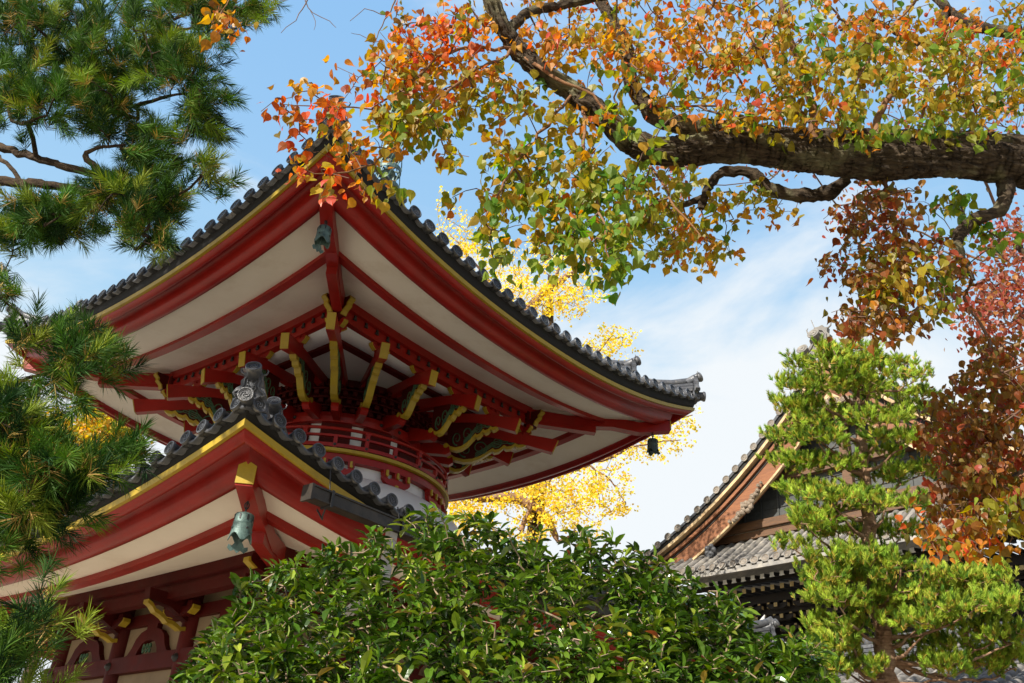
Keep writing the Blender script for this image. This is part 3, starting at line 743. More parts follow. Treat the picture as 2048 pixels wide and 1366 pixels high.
# ---- rain gutter along the right-hand lower eave
ga, gz = 5.52, 4.69; w, h = .065, .13
xsg = [-4.62 + .45 * i for i in range(17)]
pts = [Vector((x, -ga, gz)) for x in xsg]
b = MB(); rows = []
for p in pts: rows.append([p + Vector((0, y, z)) for y, z in ((-w, h / 2), (-w, -h / 2), (w, -h / 2), (w, h / 2), (w - .012, h / 2), (w - .012, -h / 2 + .012), (-w + .012, -h / 2 + .012), (-w + .012, h / 2), (-w, h / 2))])
b.grid(rows, False)
for q in (pts[0], pts[-1]): b.box(q, (.03, 2 * w + .025, h + .03))
b.bar(pts[0] + Vector((0, -w - .006, h / 2)), pts[-1] + Vector((0, -w - .006, h / 2)), .018, .018)
b.bar(pts[0] + Vector((0, -w - .006, -h / 2 + .01)), pts[-1] + Vector((0, -w - .006, -h / 2 + .01)), .014, .014)
gut = prt(b, 'rain_gutter', 'gutter')
for i in range(8):
    x = -4.38 + .95 * i; p = Vector((x, -ga, gz)); b = MB()
    b.box(p + Vector((0, -w - .012, 0)), (.028, .012, h + .04)); b.box(p + Vector((0, 0, -h / 2 - .008)), (.028, 2 * w + .02, .012))
    b.tube([p + Vector((.02, 0, h / 2)), p + Vector((.02, .06, h / 2 + .10 + .32 * abs(x / 5.33) ** 3))], .007, 6)
    b.tube([p + Vector((0, 0, -h / 2)), p + Vector((.0, .03, -h / 2 - .09)), p + Vector((.05, .09, -h / 2 - .10)), p + Vector((.05, .20, -h / 2 + .02))], .009, 6)
    b.build('gutter_hook', M['black'], gut)
b = MB(); p = Vector((-3.50, -ga, gz - h / 2)); b.bar(p, p + Vector((0, .03, -.5)), .10, .075, (0, 1, 0)); b.bar(p + Vector((0, .03, -.48)), p + Vector((.2, 2.1, -1.5)), .09, .07); b.bar(p + Vector((.2, 2.1, -1.45)), p + Vector((.2, 2.1, -4.3)), .09, .07, (0, 1, 0))
prt(b, 'downpipe', 'greypaint')

# ---- wind bells: hang from the corner beams, things of their own
def wind_bell(loc, rz, label, s=1.0, mat='bronze', swing=0.0):
    root = empty('wind_bell', loc, rz); tag(root, label, 'bell', 'wind bells under the roof corners')
    b = MB(); n = 32; H = .26 * s; z0 = -.165 * s
    prof = [(.0, 0), (.055, -.004), (.088, -.018), (.094, -.03), (.094, -.10), (.098, -.105), (.098, -.115), (.096, -.12), (.099, -.17), (.103, -.215), (.108, -.24)]
    rows = []
    for r, z in prof:
        rows.append([(r * s * math.cos(2 * PI * j / n), r * s * math.sin(2 * PI * j / n), z0 + z * s) for j in range(n + 1)])
    last = []
    for j in range(n + 1):
        a = 2 * PI * j / n; f = abs(math.cos(2 * a)) ** 2.2     # pointed lobes
        last.append((.110 * s * (1 + .07 * f) * math.cos(a), .110 * s * (1 + .07 * f) * math.sin(a), z0 - (.225 + .075 * f) * s))
    rows[-1] = last
    b.grid(rows)
    inner = [[(x * .92, y * .92, z - .002 * s if i else z - .012) for x, y, z in r] for i, r in enumerate(rows)]
    b.grid(inner[::-1])
    b.grid([last, inner[-1]])
    body = b.build('bell_body', M[mat], root)
    for j in range(8):
        b = MB(); a = j * PI / 4 + .2; Mt = Matrix.Rotation(a, 4, 'Z'); b.box(Mt @ Vector((.096 * s, 0, z0 - .06 * s)), (.006, .016 * s, .05 * s), Mt); b.build('bell_slot', M['black'], body)
    for j in range(4):
        b = MB(); a = j * PI / 2 + .3; Mt = Matrix.Rotation(a, 4, 'Z') @ Matrix.Translation((.107 * s, 0, z0 - .17 * s)) @ Matrix.Rotation(PI / 2, 4, 'Y'); b.lathe([(.001, .003), (.011 * s, .003), (.012 * s, -.003)], 10, Mt); b.build('bell_hole', M['black'], body)
    b = MB()
    b.lathe([(.001, 0), (.05, 0), (.062, -.012), (.05, -.022), (.02, -.026)], 14)
    b.tube([(0, 0, -.02), (0, 0, -.10 * s)], .008, 6)
    for q, (cz, rot) in enumerate(((-.09 * s, 0), (-.13 * s, 1))):
        b.tube([((.022 * s * math.cos(w)) if rot == 0 else 0, (.022 * s * math.cos(w)) if rot else 0, cz + .035 * s * math.sin(w)) for w in [i * PI / 5 for i in range(11)]], .0065, 6)
    b.build('bell_chain', M['black'], root)
    b = MB(); sw = Matrix.Translation((0, 0, z0 - .1 * s)) @ Matrix.Rotation(swing, 4, 'X')
    b.tube([sw @ Vector((0, 0, 0)), sw @ Vector((0, 0, -.20 * s))], .006, 6)
    b.prism([(0, -.18), (.035, -.195), (.06, -.235), (.095, -.225), (.10, -.26), (.065, -.29), (.03, -.27), (0, -.30), (-.03, -.27), (-.065, -.29), (-.10, -.26), (-.095, -.225), (-.06, -.235), (-.035, -.195)] if s else [], .008, sw @ Matrix.Scale(s, 4))
    b.build('bell_clapper_plate', M[mat], root)
    return root
PM = Matrix.Translation(PC) @ Matrix.Rotation(PTH, 4, 'Z')
wind_bell(PM @ bellp['l', 0], .4, 'pale green bronze bell hanging from the beam end of the lower roof, the biggest bell', 1.0, 'bronze', .12)
wind_bell(PM @ bellp['u', 0], .9, 'verdigris bell under the nearest corner of the upper roof, just below the orange leaves', .95, 'bronze', .25)
wind_bell(PM @ bellp['u', 1], .2, 'dark patinated bell hanging against open sky beside yellow ginkgo leaves', 1.0, 'bronzedark', -.5)
wind_bell(PM @ bellp['u', 3], .2, 'pale bell half hidden among the black pine needles under the upper roof', 1.0, 'bronze', 0)
# ================================================================== MAIN HALL (gable towards the camera's left)
HO = Vector((9.286, 25.559, 0)); HTH = math.radians(-47.265)
hall = empty('temple_hall', HO, HTH)
tag(hall, 'large dark timber hall with grey tiled gable roof and orange-brown bargeboards behind the garden pine', 'temple hall')
UC = .15                                   # gable centre along the eave; local x along eave, local y inwards
def hp(b, name, mat, parent=None): return b.build(name, M[mat], parent if parent is not None else hall)
UL, UR, EZ = -7.6, 7.9, 10.30
def ez(u):
    f = abs(u - UC) / 7.75
    return EZ + .30 * f ** 4
SK0, SK1 = 0.0, 2.0; ZT = 11.80
def sk(u, v):                              # skirt roof surface
    s = v / SK1
    return ez(u) + (ZT - ez(u)) * (s * .9 + .1 * s * s)
b = MB(); us = [UL + (UR - UL) * i / 40 for i in range(41)]
b.grid([[(u, v, sk(u, v)) for u in us] for v in (0, .5, 1, 1.5, 2.0)])
skirt = hp(b, 'skirt_roof', 'halltile')
b = MB(); nrow = 42; R = .095
xs = [UL + (UR - UL) * (i + .5) / nrow for i in range(nrow)]
for x in xs:
    for q in range(6):
        v0, v1 = .02 + q * .33, .02 + (q + 1) * .33 + .02
        P = []
        for v, dr in ((v0, .0), (v1, -.008)):
            P.append([(x + (R + dr) * math.cos(w), v, sk(x, v) + .01 + (R + dr) * math.sin(w)) for w in (-.2, .4, .9, 1.57, 2.24, 2.74, 3.34)])
        b.grid(P)
hp(b, 'cover_tile_rows', 'halltile', skirt)
HT = None
def hall_tile(parent, loc, rot, R=.132):
    global HT
    if HT is None:
        o = end_tile_mesh(R, .3).build('end_tile', M['halltile'], parent)
        two_mat(o, M['carved'], lambda p: p.center.y > -.012 and p.center.y < .002 and (p.center.x ** 2 + p.center.z ** 2) ** .5 < R * .75); HT = o.data
    else:
        o = D.objects.new('end_tile', HT); COL.objects.link(o); o.parent = parent
    o.location = loc; o.rotation_euler = rot; return o
for x in xs: hall_tile(skirt, (x, -.02, ez(x) + .02), (-.3, rnd.uniform(-1, 1), 0))
b = MB()
for i in range(nrow - 1):
    xa, xb = xs[i], xs[i + 1]; top = []; bot = []; bk = []
    for q in range(7):
        f = q / 6; x = xa + (xb - xa) * f; z = ez(x) - .02 - .07 * math.sin(PI * f)
        top.append((x, -.02, z + .02)); bot.append((x, -.03, z - .03 - .03 * math.sin(PI * f))); bk.append((x, .3, z + .16))
    b.grid([bk, top, bot])
hp(b, 'eave_tile_lip', 'halltile', skirt)
# board under the tiles, gutter, rafters
b = MB(); b.grid([[(u, v, ez(u) + dz) for u in us] for v, dz in ((-.0, -.05), (.05, -.16), (.6, -.05), (1.9, .55))]); hp(b, 'eave_board', 'darkwood')
b = MB()
for i in range(len(us) - 1):
    p, q = us[i], us[i + 1]; b.bar((p, -.05, ez(p) - .22), (q, -.05, ez(q) - .22), .13, .11)
gt = hp(b, 'eave_gutter', 'palewood'); gt.data.materials[0] = M['halltile']
nr = 46
for i in range(nr):
    u = UL + .3 + (UR - UL - .6) * (i + .5) / nr; z = ez(u) - EZ; b = MB()
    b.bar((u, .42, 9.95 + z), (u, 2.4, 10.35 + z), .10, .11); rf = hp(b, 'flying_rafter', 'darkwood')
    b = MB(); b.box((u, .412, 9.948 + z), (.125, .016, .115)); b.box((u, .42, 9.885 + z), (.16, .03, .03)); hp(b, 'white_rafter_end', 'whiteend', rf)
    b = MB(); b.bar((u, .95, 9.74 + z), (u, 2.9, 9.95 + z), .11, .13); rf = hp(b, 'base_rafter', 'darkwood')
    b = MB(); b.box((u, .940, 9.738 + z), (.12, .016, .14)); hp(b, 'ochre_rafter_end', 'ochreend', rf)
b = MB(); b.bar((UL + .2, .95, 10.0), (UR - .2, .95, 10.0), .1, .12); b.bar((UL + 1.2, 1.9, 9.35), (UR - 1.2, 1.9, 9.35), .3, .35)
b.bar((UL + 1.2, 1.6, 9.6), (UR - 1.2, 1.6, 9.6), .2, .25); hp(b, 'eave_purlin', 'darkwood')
# bracket clusters and dark wall
for i in range(15):
    u = UL + 1.6 + i * .88; b = MB(); nd = 0; w = MB()
    for lv, (v, z, hw) in enumerate(((1.55, 9.35, .34), (1.85, 9.08, .34), (2.15, 8.8, .30), (2.35, 8.5, .26), (2.4, 8.2, .2))):
        b.prism([(-hw, .05), (-hw, -.02), (-hw * .6, -.10), (hw * .6, -.10), (hw, -.02), (hw, .05)], .14, Matrix.Translation((u, v, z)))
        b.box((u, v + .3, z), (.13, .9, .14)); w.box((u, v - .156, z), (.11, .012, .12))
        for q in (-hw + .06, 0, hw - .06): b.prism([(q - .06, .12), (q - .08, .05), (q + .08, .05), (q + .06, .12)], .18, Matrix.Translation((u, v, z)))
        for q in (-hw - .006, hw + .006): w.box((u + q, v, z + .0), (.012, .11, .10))
        for q in (-hw + .06, hw - .06): w.box((u + q, v - .095, z + .085), (.08, .01, .045))
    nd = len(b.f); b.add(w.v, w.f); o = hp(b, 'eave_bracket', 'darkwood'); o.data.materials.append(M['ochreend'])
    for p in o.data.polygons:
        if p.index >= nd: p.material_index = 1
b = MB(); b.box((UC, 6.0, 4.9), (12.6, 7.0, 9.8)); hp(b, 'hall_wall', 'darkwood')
for i in range(8): b = MB(); b.lathe([(.22, 0), (.22, 9)], 16, Matrix.Translation((UC - 6.2 + i * 1.77, 2.45, 0))); hp(b, 'hall_column', 'darkwood')
for z in (7.9, 6.0): b = MB(); b.bar((-6.3, 2.35, z), (6.6, 2.35, z), .2, .35); hp(b, 'hall_tie_beam', 'darkwood')
# gable: rake curve measured from the centre line
RK = [(7.35, 11.25), (6.65, 11.62), (5.9, 12.0), (5.1, 12.46), (4.3, 12.98), (3.5, 13.57), (2.75, 14.18), (2.0, 14.86), (1.35, 15.5), (.7, 16.15), (0, 16.75)]
def rk(d):
    for (a, za), (c, zc_) in zip(RK, RK[1:]):
        if a >= d >= c: return za + (zc_ - za) * (a - d) / (a - c)
    return RK[0][1]
V0 = .85; LEN = 16
b = MB()
ds = [RK[0][0] * (1 - i / 40) for i in range(41)]
for sg in (-1, 1):
    b.grid([[(UC + sg * d, v, rk(d) - .02) for d in ds] for v in (V0, V0 + 1, V0 + LEN)])
mr = hp(b, 'main_roof', 'halltile')
b = MB()
for sg in (-1, 1):
    for i in range(40):
        v = V0 + .5 + i * .38
        b.grid([[(UC + sg * d, v + .09 * math.cos(w), rk(d) + .09 * math.sin(w)) for d in ds[::3]] for w in (-.2, .5, 1.57, 2.64, 3.34)])
hp(b, 'cover_tile_rows', 'halltile', mr)
b = MB()
for sg in (-1, 1):
    for off, zz, th in ((.02, .0, .1), (.16, .06, .14), (.34, .14, .15)):   # rake ridge tiles
        for i in range(0, 40): b.bar((UC + sg * ds[i], V0 + off, rk(ds[i]) + zz), (UC + sg * ds[i + 1], V0 + off, rk(ds[i + 1]) + zz), .16, .09)
hp(b, 'rake_tiles', 'tiledark', mr)
# end tiles along the rake
acc = 0; lastp = None; s_ = 0
for sg in (-1, 1):
    dist = .1; prev = (RK[0][0], rk(RK[0][0])); step = .46; run = 0
    dd = RK[0][0]
    while dd > .5:
        nd = dd - .01; z = rk(nd); run += math.hypot(nd - prev[0], z - prev[1]); prev = (nd, z); dd = nd
        if run > step:
            run = 0; hall_tile(mr, (UC + sg * nd, V0 - .07, z + .04), (-.08, rnd.uniform(-1, 1), 0))
# eave board and gold-brown edge, bargeboards
def rake_strip(name, mat, v0, v1, o0, o1, parent=None):
    """o0,o1: offsets below the rake line"""
    b = MB()
    for sg in (-1, 1):
        P = []
        for v, o in ((v1, o0), (v0, o0), (v0, o1), (v1, o1)):
            P.append([(UC + sg * max(0, d - o * .62 * (1 if d > .4 else 0)), v, rk(d) - o * (.78 if d > .4 else 1.1)) for d in ds])
        b.grid(P, False)
    return hp(b, name, mat, parent)
rake_strip('rake_eave_board', 'tilegap', V0 - .02, V0 + .8, .07, .20)
rake_strip('pale_edge_board', 'palewood', V0 - .05, V0 + .8, .20, .30)
rake_strip('rake_soffit', 'darkwood', V0 + .14, V0 + .9, .30, .62)
bb = rake_strip('bargeboard', 'cedar', V0 + .16, V0 + .30, .60, 1.16)
rake_strip('bargeboard_moulding', 'cedar', V0 + .06, V0 + .2, .44, .54, bb)
rake_strip('bargeboard_lower_bead', 'palewood', V0 + .13, V0 + .24, 1.10, 1.17, bb)
# gable wall with lattice
GV = 1.75
b = MB(); n = 30
for sg in (-1, 1):
    b.grid([[(UC + sg * d, GV, 11.5) for d in ds], [(UC + sg * d, GV, max(11.5, rk(d) - .6)) for d in ds]], False)
gw = hp(b, 'gable_wall', 'mesh')
b = MB(); w = MB()
for i in range(-8, 9):
    u = UC + i * .62; top = rk(abs(i * .62)) - .6
    if top > 11.9: b.box((u, GV - .03, (11.6 + top) / 2), (.05, .04, top - 11.6))
for z in [11.9 + .3 * i for i in range(14)]:
    dd = [d for d in ds if rk(d) - .6 > z]
    if dd: b.box((UC, GV - .02, z), (2 * dd[0], .02, .02))
hp(b, 'gable_lattice', 'mesh', gw)
b = MB(); b.bar((UC - 4.6, GV - .12, 12.0), (UC + 4.6, GV - .12, 12.0), .22, .26); b.bar((UC - 5.6, GV - .05, 11.72), (UC + 5.6, GV - .05, 11.72), .16, .22)
b.bar((UC - 2.5, GV - .12, 13.4), (UC + 2.5, GV - .12, 13.4), .2, .24); b.box((UC, GV - .1, 13.6), (.3, .2, 3.2))
hp(b, 'gable_beam', 'agedcedar')
b = MB()
for z, o in ((ZT - .02, 0), (ZT + .07, .03), (ZT + .16, .06)): b.bar((UC - 5.4, SK1 - .22 + o, z), (UC + 5.4, SK1 - .22 + o, z), .30, .075)
b.tube([(UC - 5.5, SK1 - .2, ZT + .24), (UC + 5.5, SK1 - .2, ZT + .24)], .085, 10)
hp(b, 'skirt_ridge', 'halltile', skirt)
# carved pendants on the bargeboards
def pendant(u, z, s, rot):
    b = MB(); Mt = Matrix.Translation((u, V0 + .06, z)) @ Matrix.Rotation(rot, 4, 'Y')
    for j in range(6):
        a = j * PI / 3; b.lathe([(.001, .05), (.06 * s, .045), (.10 * s, .01), (.11 * s, -.04)], 12, Mt @ Matrix.Translation((.15 * s * math.cos(a), 0, .15 * s * math.sin(a))) @ Matrix.Rotation(PI / 2, 4, 'X'))
    b.lathe([(.001, .12), (.05 * s, .11), (.08 * s, .05), (.09 * s, -.03)], 12, Mt @ Matrix.Rotation(PI / 2, 4, 'X'))
    for sg, ln in ((-1, 5), (1, 6)):
        for j in range(ln):
            r = (.12 - .013 * j) * s; x = sg * (.27 + .15 * j) * s; zz = .05 * math.sin(j * 1.9) * s + .03 * j * s
            b.lathe([(.001, .05), (r * .7, .035), (r, -.03)], 9, Mt @ Matrix.Translation((x, 0, zz)) @ Matrix.Rotation(PI / 2, 4, 'X'))
            b.tube([Mt @ Vector((x + r * math.cos(w) * (1 - k / 14), -.03, zz + r * math.sin(w) * (1 - k / 14))) for k, w in enumerate([i * .7 for i in range(10)])], .018 * s, 5)
    b.box((u, V0 + .08, z + .05), (.5 * s, .08, .3 * s), None)
    return hp(b, 'carved_pendant', 'carved', bb)
pendant(UC - 3.12, 12.40, .85, -.72); pendant(UC + 3.12, 12.40, .85, .72); pendant(UC, 15.0, 1.2, 0)
# main ridge and its end
b = MB()
for l in range(5): b.bar((UC, V0 + .1, 16.85 + l * .11), (UC, V0 + LEN, 16.85 + l * .11), .42 - l * .03, .085)
b.tube([(UC, V0, 17.45), (UC, V0 + LEN, 17.45)], .14, 12)
rdg = hp(b, 'main_ridge', 'halltile')
o = ridge_ornament('ridge_end_ornament', rdg, (UC, V0 - .02, 16.98), 0, 2.0); o.data.materials[0] = M['halltile']
b = MB()
for dx, z, r, ln in ((-.55, 16.98, .19, .7), (-.12, 17.40, .20, .5)):
    b.lathe([(r * .8, -ln), (r * .86, -.02), (r, 0), (r, .03), (r * .8, .035), (r * .75, .0), (.001, .0)], 20, Matrix.Translation((UC + dx, V0 - .25, z + .1)) @ Matrix.Rotation(math.radians(66), 4, 'X'))
    b.lathe([(r * .5, .012), (r * .45, .03), (r * .3, .03), (r * .25, .012)], 16, Matrix.Translation((UC + dx, V0 - .25, z + .1)) @ Matrix.Rotation(math.radians(66), 4, 'X'))
b.tube([(UC - .15, V0 + .2, 17.5), (UC - .32, V0 + .1, 18.25)], .012, 5)
hp(b, 'ridge_top_tiles', 'halltile', rdg)
# bits of ornament at the skirt corner seen over the shrub
for u in (UC - 4.55, UC + 4.55):
    b = MB()
    for j in range(5): b.lathe([(.001, .08), (.05, .07), (.10, .0)], 8, Matrix.Translation((u + .13 * math.cos(j * 1.256), .9, sk(u, 1.1) + .12 + .13 * math.sin(j * 1.256))) @ Matrix.Rotation(PI / 2, 4, 'X'))
    b.box((u, 1.0, sk(u, 1.0) + .06), (.2, .3, .2))
    hp(b, 'skirt_ornament', 'tiledark', skirt)

# ================================================================== CORRIDOR ROOF in front of the hall
cor = empty('corridor_building', HO, HTH); tag(cor, 'low grey tiled corridor roof with pale ridge finial between the shrub and the hall', 'building')
def cpz(b, name, mat, parent=None): return b.build(name, M[mat], parent if parent is not None else cor)
CU0, CU1, CV, CZ = .35, 12.5, -4.0, 6.15
def cr_(v): return CZ - (CV - v) * .52 + .035 * (CV - v) ** 2
b = MB(); b.grid([[(u, CV - q * .5, cr_(CV - q * .5)) for u in (CU0, 4, 8, CU1)] for q in range(9)]); b.grid([[(u, CV + q * .5, cr_(CV - q * .5)) for u in (CU0, 4, 8, CU1)] for q in range(9)])
cf = cpz(b, 'corridor_roof', 'halltile')
b = MB(); x = CU0 + .15
while x < CU1:
    for q in range(12):
        v0, v1 = CV - q * .33, CV - (q + 1) * .33 - .02
        b.grid([[(x + (.10 + dr) * math.cos(w), v, cr_(v) + (.10 + dr) * math.sin(w)) for w in (-.2, .5, 1.0, 1.57, 2.14, 2.64, 3.34)] for v, dr in ((v0, -.008), (v1, .0))])
    x += .36
cpz(b, 'cover_tile_rows', 'halltile', cf)
b = MB()
for l in range(4): b.bar((CU0 + .1, CV, CZ + .08 + l * .09), (CU1, CV, CZ + .08 + l * .09), .34 - l * .03, .07)
b.tube([(CU0 - .05, CV, CZ + .47), (CU1, CV, CZ + .47)], .10, 10)
crd = cpz(b, 'corridor_ridge', 'tile', cf)
b = MB()
for l in range(5): b.bar((CU0 + .10 - l * .0, CV - .3, CZ - .05 + l * .08 - .1), (CU0 + .10, CV + .3, CZ - .05 + l * .08 - .1), .36 - l * .04, .05)
b.box((CU0 - .04, CV, CZ + .2), (.10, .44, .62)); b.box((CU0 - .02, CV, CZ + .52), (.16, .30, .1))
b.tube([(CU0 + .6, CV, CZ + .54), (CU0 + .3, CV, CZ + .60), (CU0 + .05, CV, CZ + .74), (CU0 - .08, CV, CZ + .95), (CU0 - .07, CV, CZ + 1.20), (CU0 + .02, CV, CZ + 1.36)], [.10, .14, .17, .14, .08, .01], 14)
cpz(b, 'ridge_end_finial', 'paletile', crd)
b = MB(); b.box(((CU0 + CU1) / 2, CV, 2.0), (CU1 - CU0 - .8, 4.6, 4.0)); cpz(b, 'corridor_wall', 'shadeplaster')
b = MB(); x = CU0 + .5
while x < CU1: b.box((x, CV - 2.33, 2.0), (.18, .14, 4.0)); x += 1.8
cpz(b, 'corridor_post', 'darkwood')
# ================================================================== FOLIAGE TOOLS
def V3(*a): return np.array(a, float)
def pxpath(pts, res=.12, wob=.012, seed=0):
    """[(px,py,Y,rpx)...] -> smooth 3D polyline with radii"""
    P = [np.array(at(x, y, Y)) for x, y, Y, r in pts]; Rr = [pxr(r, Y) for x, y, Y, r in pts]
    out, rad = [], []; r = np.random.default_rng(seed)
    for i in range(len(P) - 1):
        p0, p1, p2, p3 = P[max(i - 1, 0)], P[i], P[i + 1], P[min(i + 2, len(P) - 1)]
        n = max(2, int(np.linalg.norm(p2 - p1) / res))
        for q in range(n):
            t = q / n
            c = .5 * ((2 * p1) + (-p0 + p2) * t + (2 * p0 - 5 * p1 + 4 * p2 - p3) * t * t + (-p0 + 3 * p1 - 3 * p2 + p3) * t ** 3)
            out.append(c + r.normal(0, wob, 3)); rad.append(Rr[i] + (Rr[i + 1] - Rr[i]) * t)
    out.append(P[-1]); rad.append(Rr[-1])
    return np.array(out), np.array(rad)

def grow(roots, attr, step=.14, sag=.06, seed=0, rtip=.0022, rmax=.02, expo=.45, pen=0.0):
    """connect every attractor to the nearest wood; returns node arrays, parents, radii, tip ids"""
    r = np.random.default_rng(seed)
    cap = len(roots) + len(attr) * 40
    N_ = np.zeros((cap, 3)); par = np.full(cap, -1); dep = np.zeros(cap); k = len(roots); N_[:k] = roots; nroot = k
    A = np.array(attr)
    d0 = np.array([np.min(((roots - a) ** 2).sum(1)) for a in A]) ** .5
    tips = []
    for ai in np.argsort(d0 + r.uniform(0, .15, len(A))):
        a = A[ai]; d = np.sqrt(((N_[:k] - a) ** 2).sum(1)) + dep[:k] * pen; j = int(np.argmin(d)); p = N_[j]
        dist = np.linalg.norm(a - p); n = max(2, min(38, int(dist / step))); last = j
        perp = r.normal(0, 1, 3); perp /= np.linalg.norm(perp) + 1e-9
        for q in range(1, n + 1):
            t = q / n; c = p + (a - p) * t + perp * math.sin(PI * t) * dist * .09 + V3(0, 0, 1) * math.sin(PI * t) * dist * sag
            if q < n: c = c + r.normal(0, .012, 3)
            N_[k] = c; par[k] = last; dep[k] = dep[last] + dist / n; last = k; k += 1
        tips.append((last, ai))
    N_, par = N_[:k], par[:k]
    cnt = np.zeros(k)
    for t, _ in tips: cnt[t] = 1
    for i in range(k - 1, nroot - 1, -1):
        if par[i] >= nroot: cnt[par[i]] += cnt[i]
    rad = np.minimum(rmax, rtip * np.maximum(cnt, 1) ** expo)
    return N_, par, rad, tips, nroot

def wood_mesh(name, N_, par, rad, nroot, mat, parent, sides=4, rootcap=None):
    idx = np.arange(nroot, len(N_)); P0 = N_[par[idx]]; P1 = N_[idx]; r1 = rad[idx]
    r0 = np.where(par[idx] < nroot, rad[idx] * 1.15, rad[par[idx]])
    d = P1 - P0; ln = np.linalg.norm(d, axis=1, keepdims=True) + 1e-9; d /= ln
    ref = np.where(np.abs(d[:, 2:3]) > .9, V3(1, 0, 0), V3(0, 0, 1)); u = np.cross(d, ref); u /= np.linalg.norm(u, axis=1, keepdims=True); w = np.cross(d, u)
    ang = np.arange(sides) * 2 * PI / sides
    ring = u[:, None] * np.cos(ang)[None, :, None] + w[:, None] * np.sin(ang)[None, :, None]
    V = np.concatenate([P0[:, None] + ring * r0[:, None, None], P1[:, None] + ring * r1[:, None, None] + d[:, None] * r1[:, None, None] * .3], 1).reshape(-1, 3)
    m = len(idx); base = (np.arange(m) * 2 * sides)[:, None]
    F = np.concatenate([np.stack([base[:, 0] + j, base[:, 0] + (j + 1) % sides, base[:, 0] + sides + (j + 1) % sides, base[:, 0] + sides + j], 1) for j in range(sides)])
    return arr_mesh(name, V, F, mat, parent, None, True)

def frames(dirs, rolls):
    """orthonormal frames with local y along dirs"""
    y = dirs / (np.linalg.norm(dirs, axis=1, keepdims=True) + 1e-9)
    ref = np.where(np.abs(y[:, 2:3]) > .95, V3(1, 0, 0), V3(0, 0, 1)); x = np.cross(y, ref); x /= np.linalg.norm(x, axis=1, keepdims=True); z = np.cross(x, y)
    c, s = np.cos(rolls)[:, None], np.sin(rolls)[:, None]
    return x * c + z * s, y, -x * s + z * c

def leaves(name, T, TF, pos, dirs, rolls, size, col, mat, parent, fold=None, curl=None, quad=False):
    """instance leaf template T (k,3; y = length) as one mesh"""
    X, Y, Z = frames(dirs, rolls); n = len(pos)
    Tx = T[None, :, 0] * size[:, None]; Ty = T[None, :, 1] * size[:, None]; Tz = T[None, :, 2] * size[:, None]
    if fold is not None: Tz = Tz + np.abs(Tx) * fold[:, None]
    if curl is not None: Tz = Tz + (T[None, :, 1] ** 2) * size[:, None] * curl[:, None]
    V = pos[:, None] + X[:, None] * Tx[..., None] + Y[:, None] * Ty[..., None] + Z[:, None] * Tz[..., None]
    F = (TF[None] + (np.arange(n) * len(T))[:, None, None]).reshape(-1, TF.shape[1])
    C = np.repeat(col, len(T), 0)
    return arr_mesh(name, V.reshape(-1, 3), F, mat, parent, C, False)

def pick(cols, w, n, r, jit=.12):
    w = np.array(w, float); w /= w.sum(); c = np.array(cols)[r.choice(len(cols), n, p=w)]
    return np.clip(c * r.uniform(1 - jit * 1.6, 1 + jit * 1.6, (n, 1)) * r.uniform(1 - jit, 1 + jit, (n, 3)), 0, 1)

# leaf templates (x width, y length, z)
def fan(pts):
    """outline points (clockwise) around a centre"""
    c = (0, .42, -.02); P = [c] + pts; n = len(pts)
    return np.array([(x, y, z) for x, y, z in P]), np.array([(0, i + 1, (i + 1) % n + 1) for i in range(n)])
HEART, HEARTF = fan([(0, 0, 0), (.24, .02, .02), (.43, .20, .05), (.45, .42, .05), (.30, .66, .02), (.12, .82, 0), (0, 1.12, -.04), (-.12, .82, 0), (-.30, .66, .02), (-.45, .42, .05), (-.43, .20, .05), (-.24, .02, .02)])
LANCE = np.array([(0, 0, 0), (.12, .25, .03), (.205, .56, .02), (.145, .82, -.03), (0, 1.0, -.08), (-.145, .82, -.03), (-.205, .56, .02), (-.12, .25, .03), (0, .25, -.02), (0, .52, -.03), (0, .8, -.06)])
LANCEF = np.array([(0, 1, 8), (8, 1, 2), (8, 2, 9), (9, 2, 3), (9, 3, 10), (10, 3, 4), (10, 4, 5), (10, 5, 9), (9, 5, 6), (9, 6, 8), (8, 6, 7), (8, 7, 0)])

def region_pts(regs, r):
    """regs: (cx,cy,rx,ry,n,Ylo,Yhi,pal) -> points, palette ids"""
    P, K = [], []
    for cx, cy, rx, ry, n, y0, y1, pal in regs:
        for _ in range(n):
            a = r.uniform(0, 2 * PI); q = math.sqrt(r.uniform(0, 1))
            P.append(np.array(at(cx + rx * q * math.cos(a), cy + ry * q * math.sin(a), r.uniform(y0, y1)))); K.append(pal)
    return np.array(P), np.array(K)

# ================================================================== BROADLEAF AUTUMN TREE over the camera
def limb(name, mat, pts, n=16, bump=.08, seed=0, res=.07, wob=.006, ridge=0.0):
    P, Rr = pxpath(pts, res, wob, seed); b = MB(); b.tube(P, list(Rr), n, True, bump, seed, 0, ridge); tl(b).build(name, M[mat], tallow)
    return P[::3] if res < .04 else P
tallow = empty('autumn_tree', (7.4, 6.6, 0)); tag(tallow, 'big broadleaf tree with thick furrowed dark limb and drooping red, orange, olive and green leaves', 'tree')
TO = Vector((7.4, 6.6, 0))
def tl(b): b.v = [tuple(Vector(v) - TO) for v in b.v]; return b
b = MB()
tr = [(7.45, 6.7, 0), (7.4, 6.6, 1.2), (7.3, 6.55, 2.6), (7.15, 6.5, 4.0), (6.9, 6.45, 5.4), (6.5, 6.4, 6.5), tuple(at(2330, 420, 6.3)), tuple(at(2200, 385, 6.25))]
trr = [.42, .36, .33, .31, .29, .26, .23, .215]
TP = []
for i in range(len(tr) - 1):
    for q in range(10): TP.append(Vector(tr[i]).lerp(Vector(tr[i + 1]), q / 10))
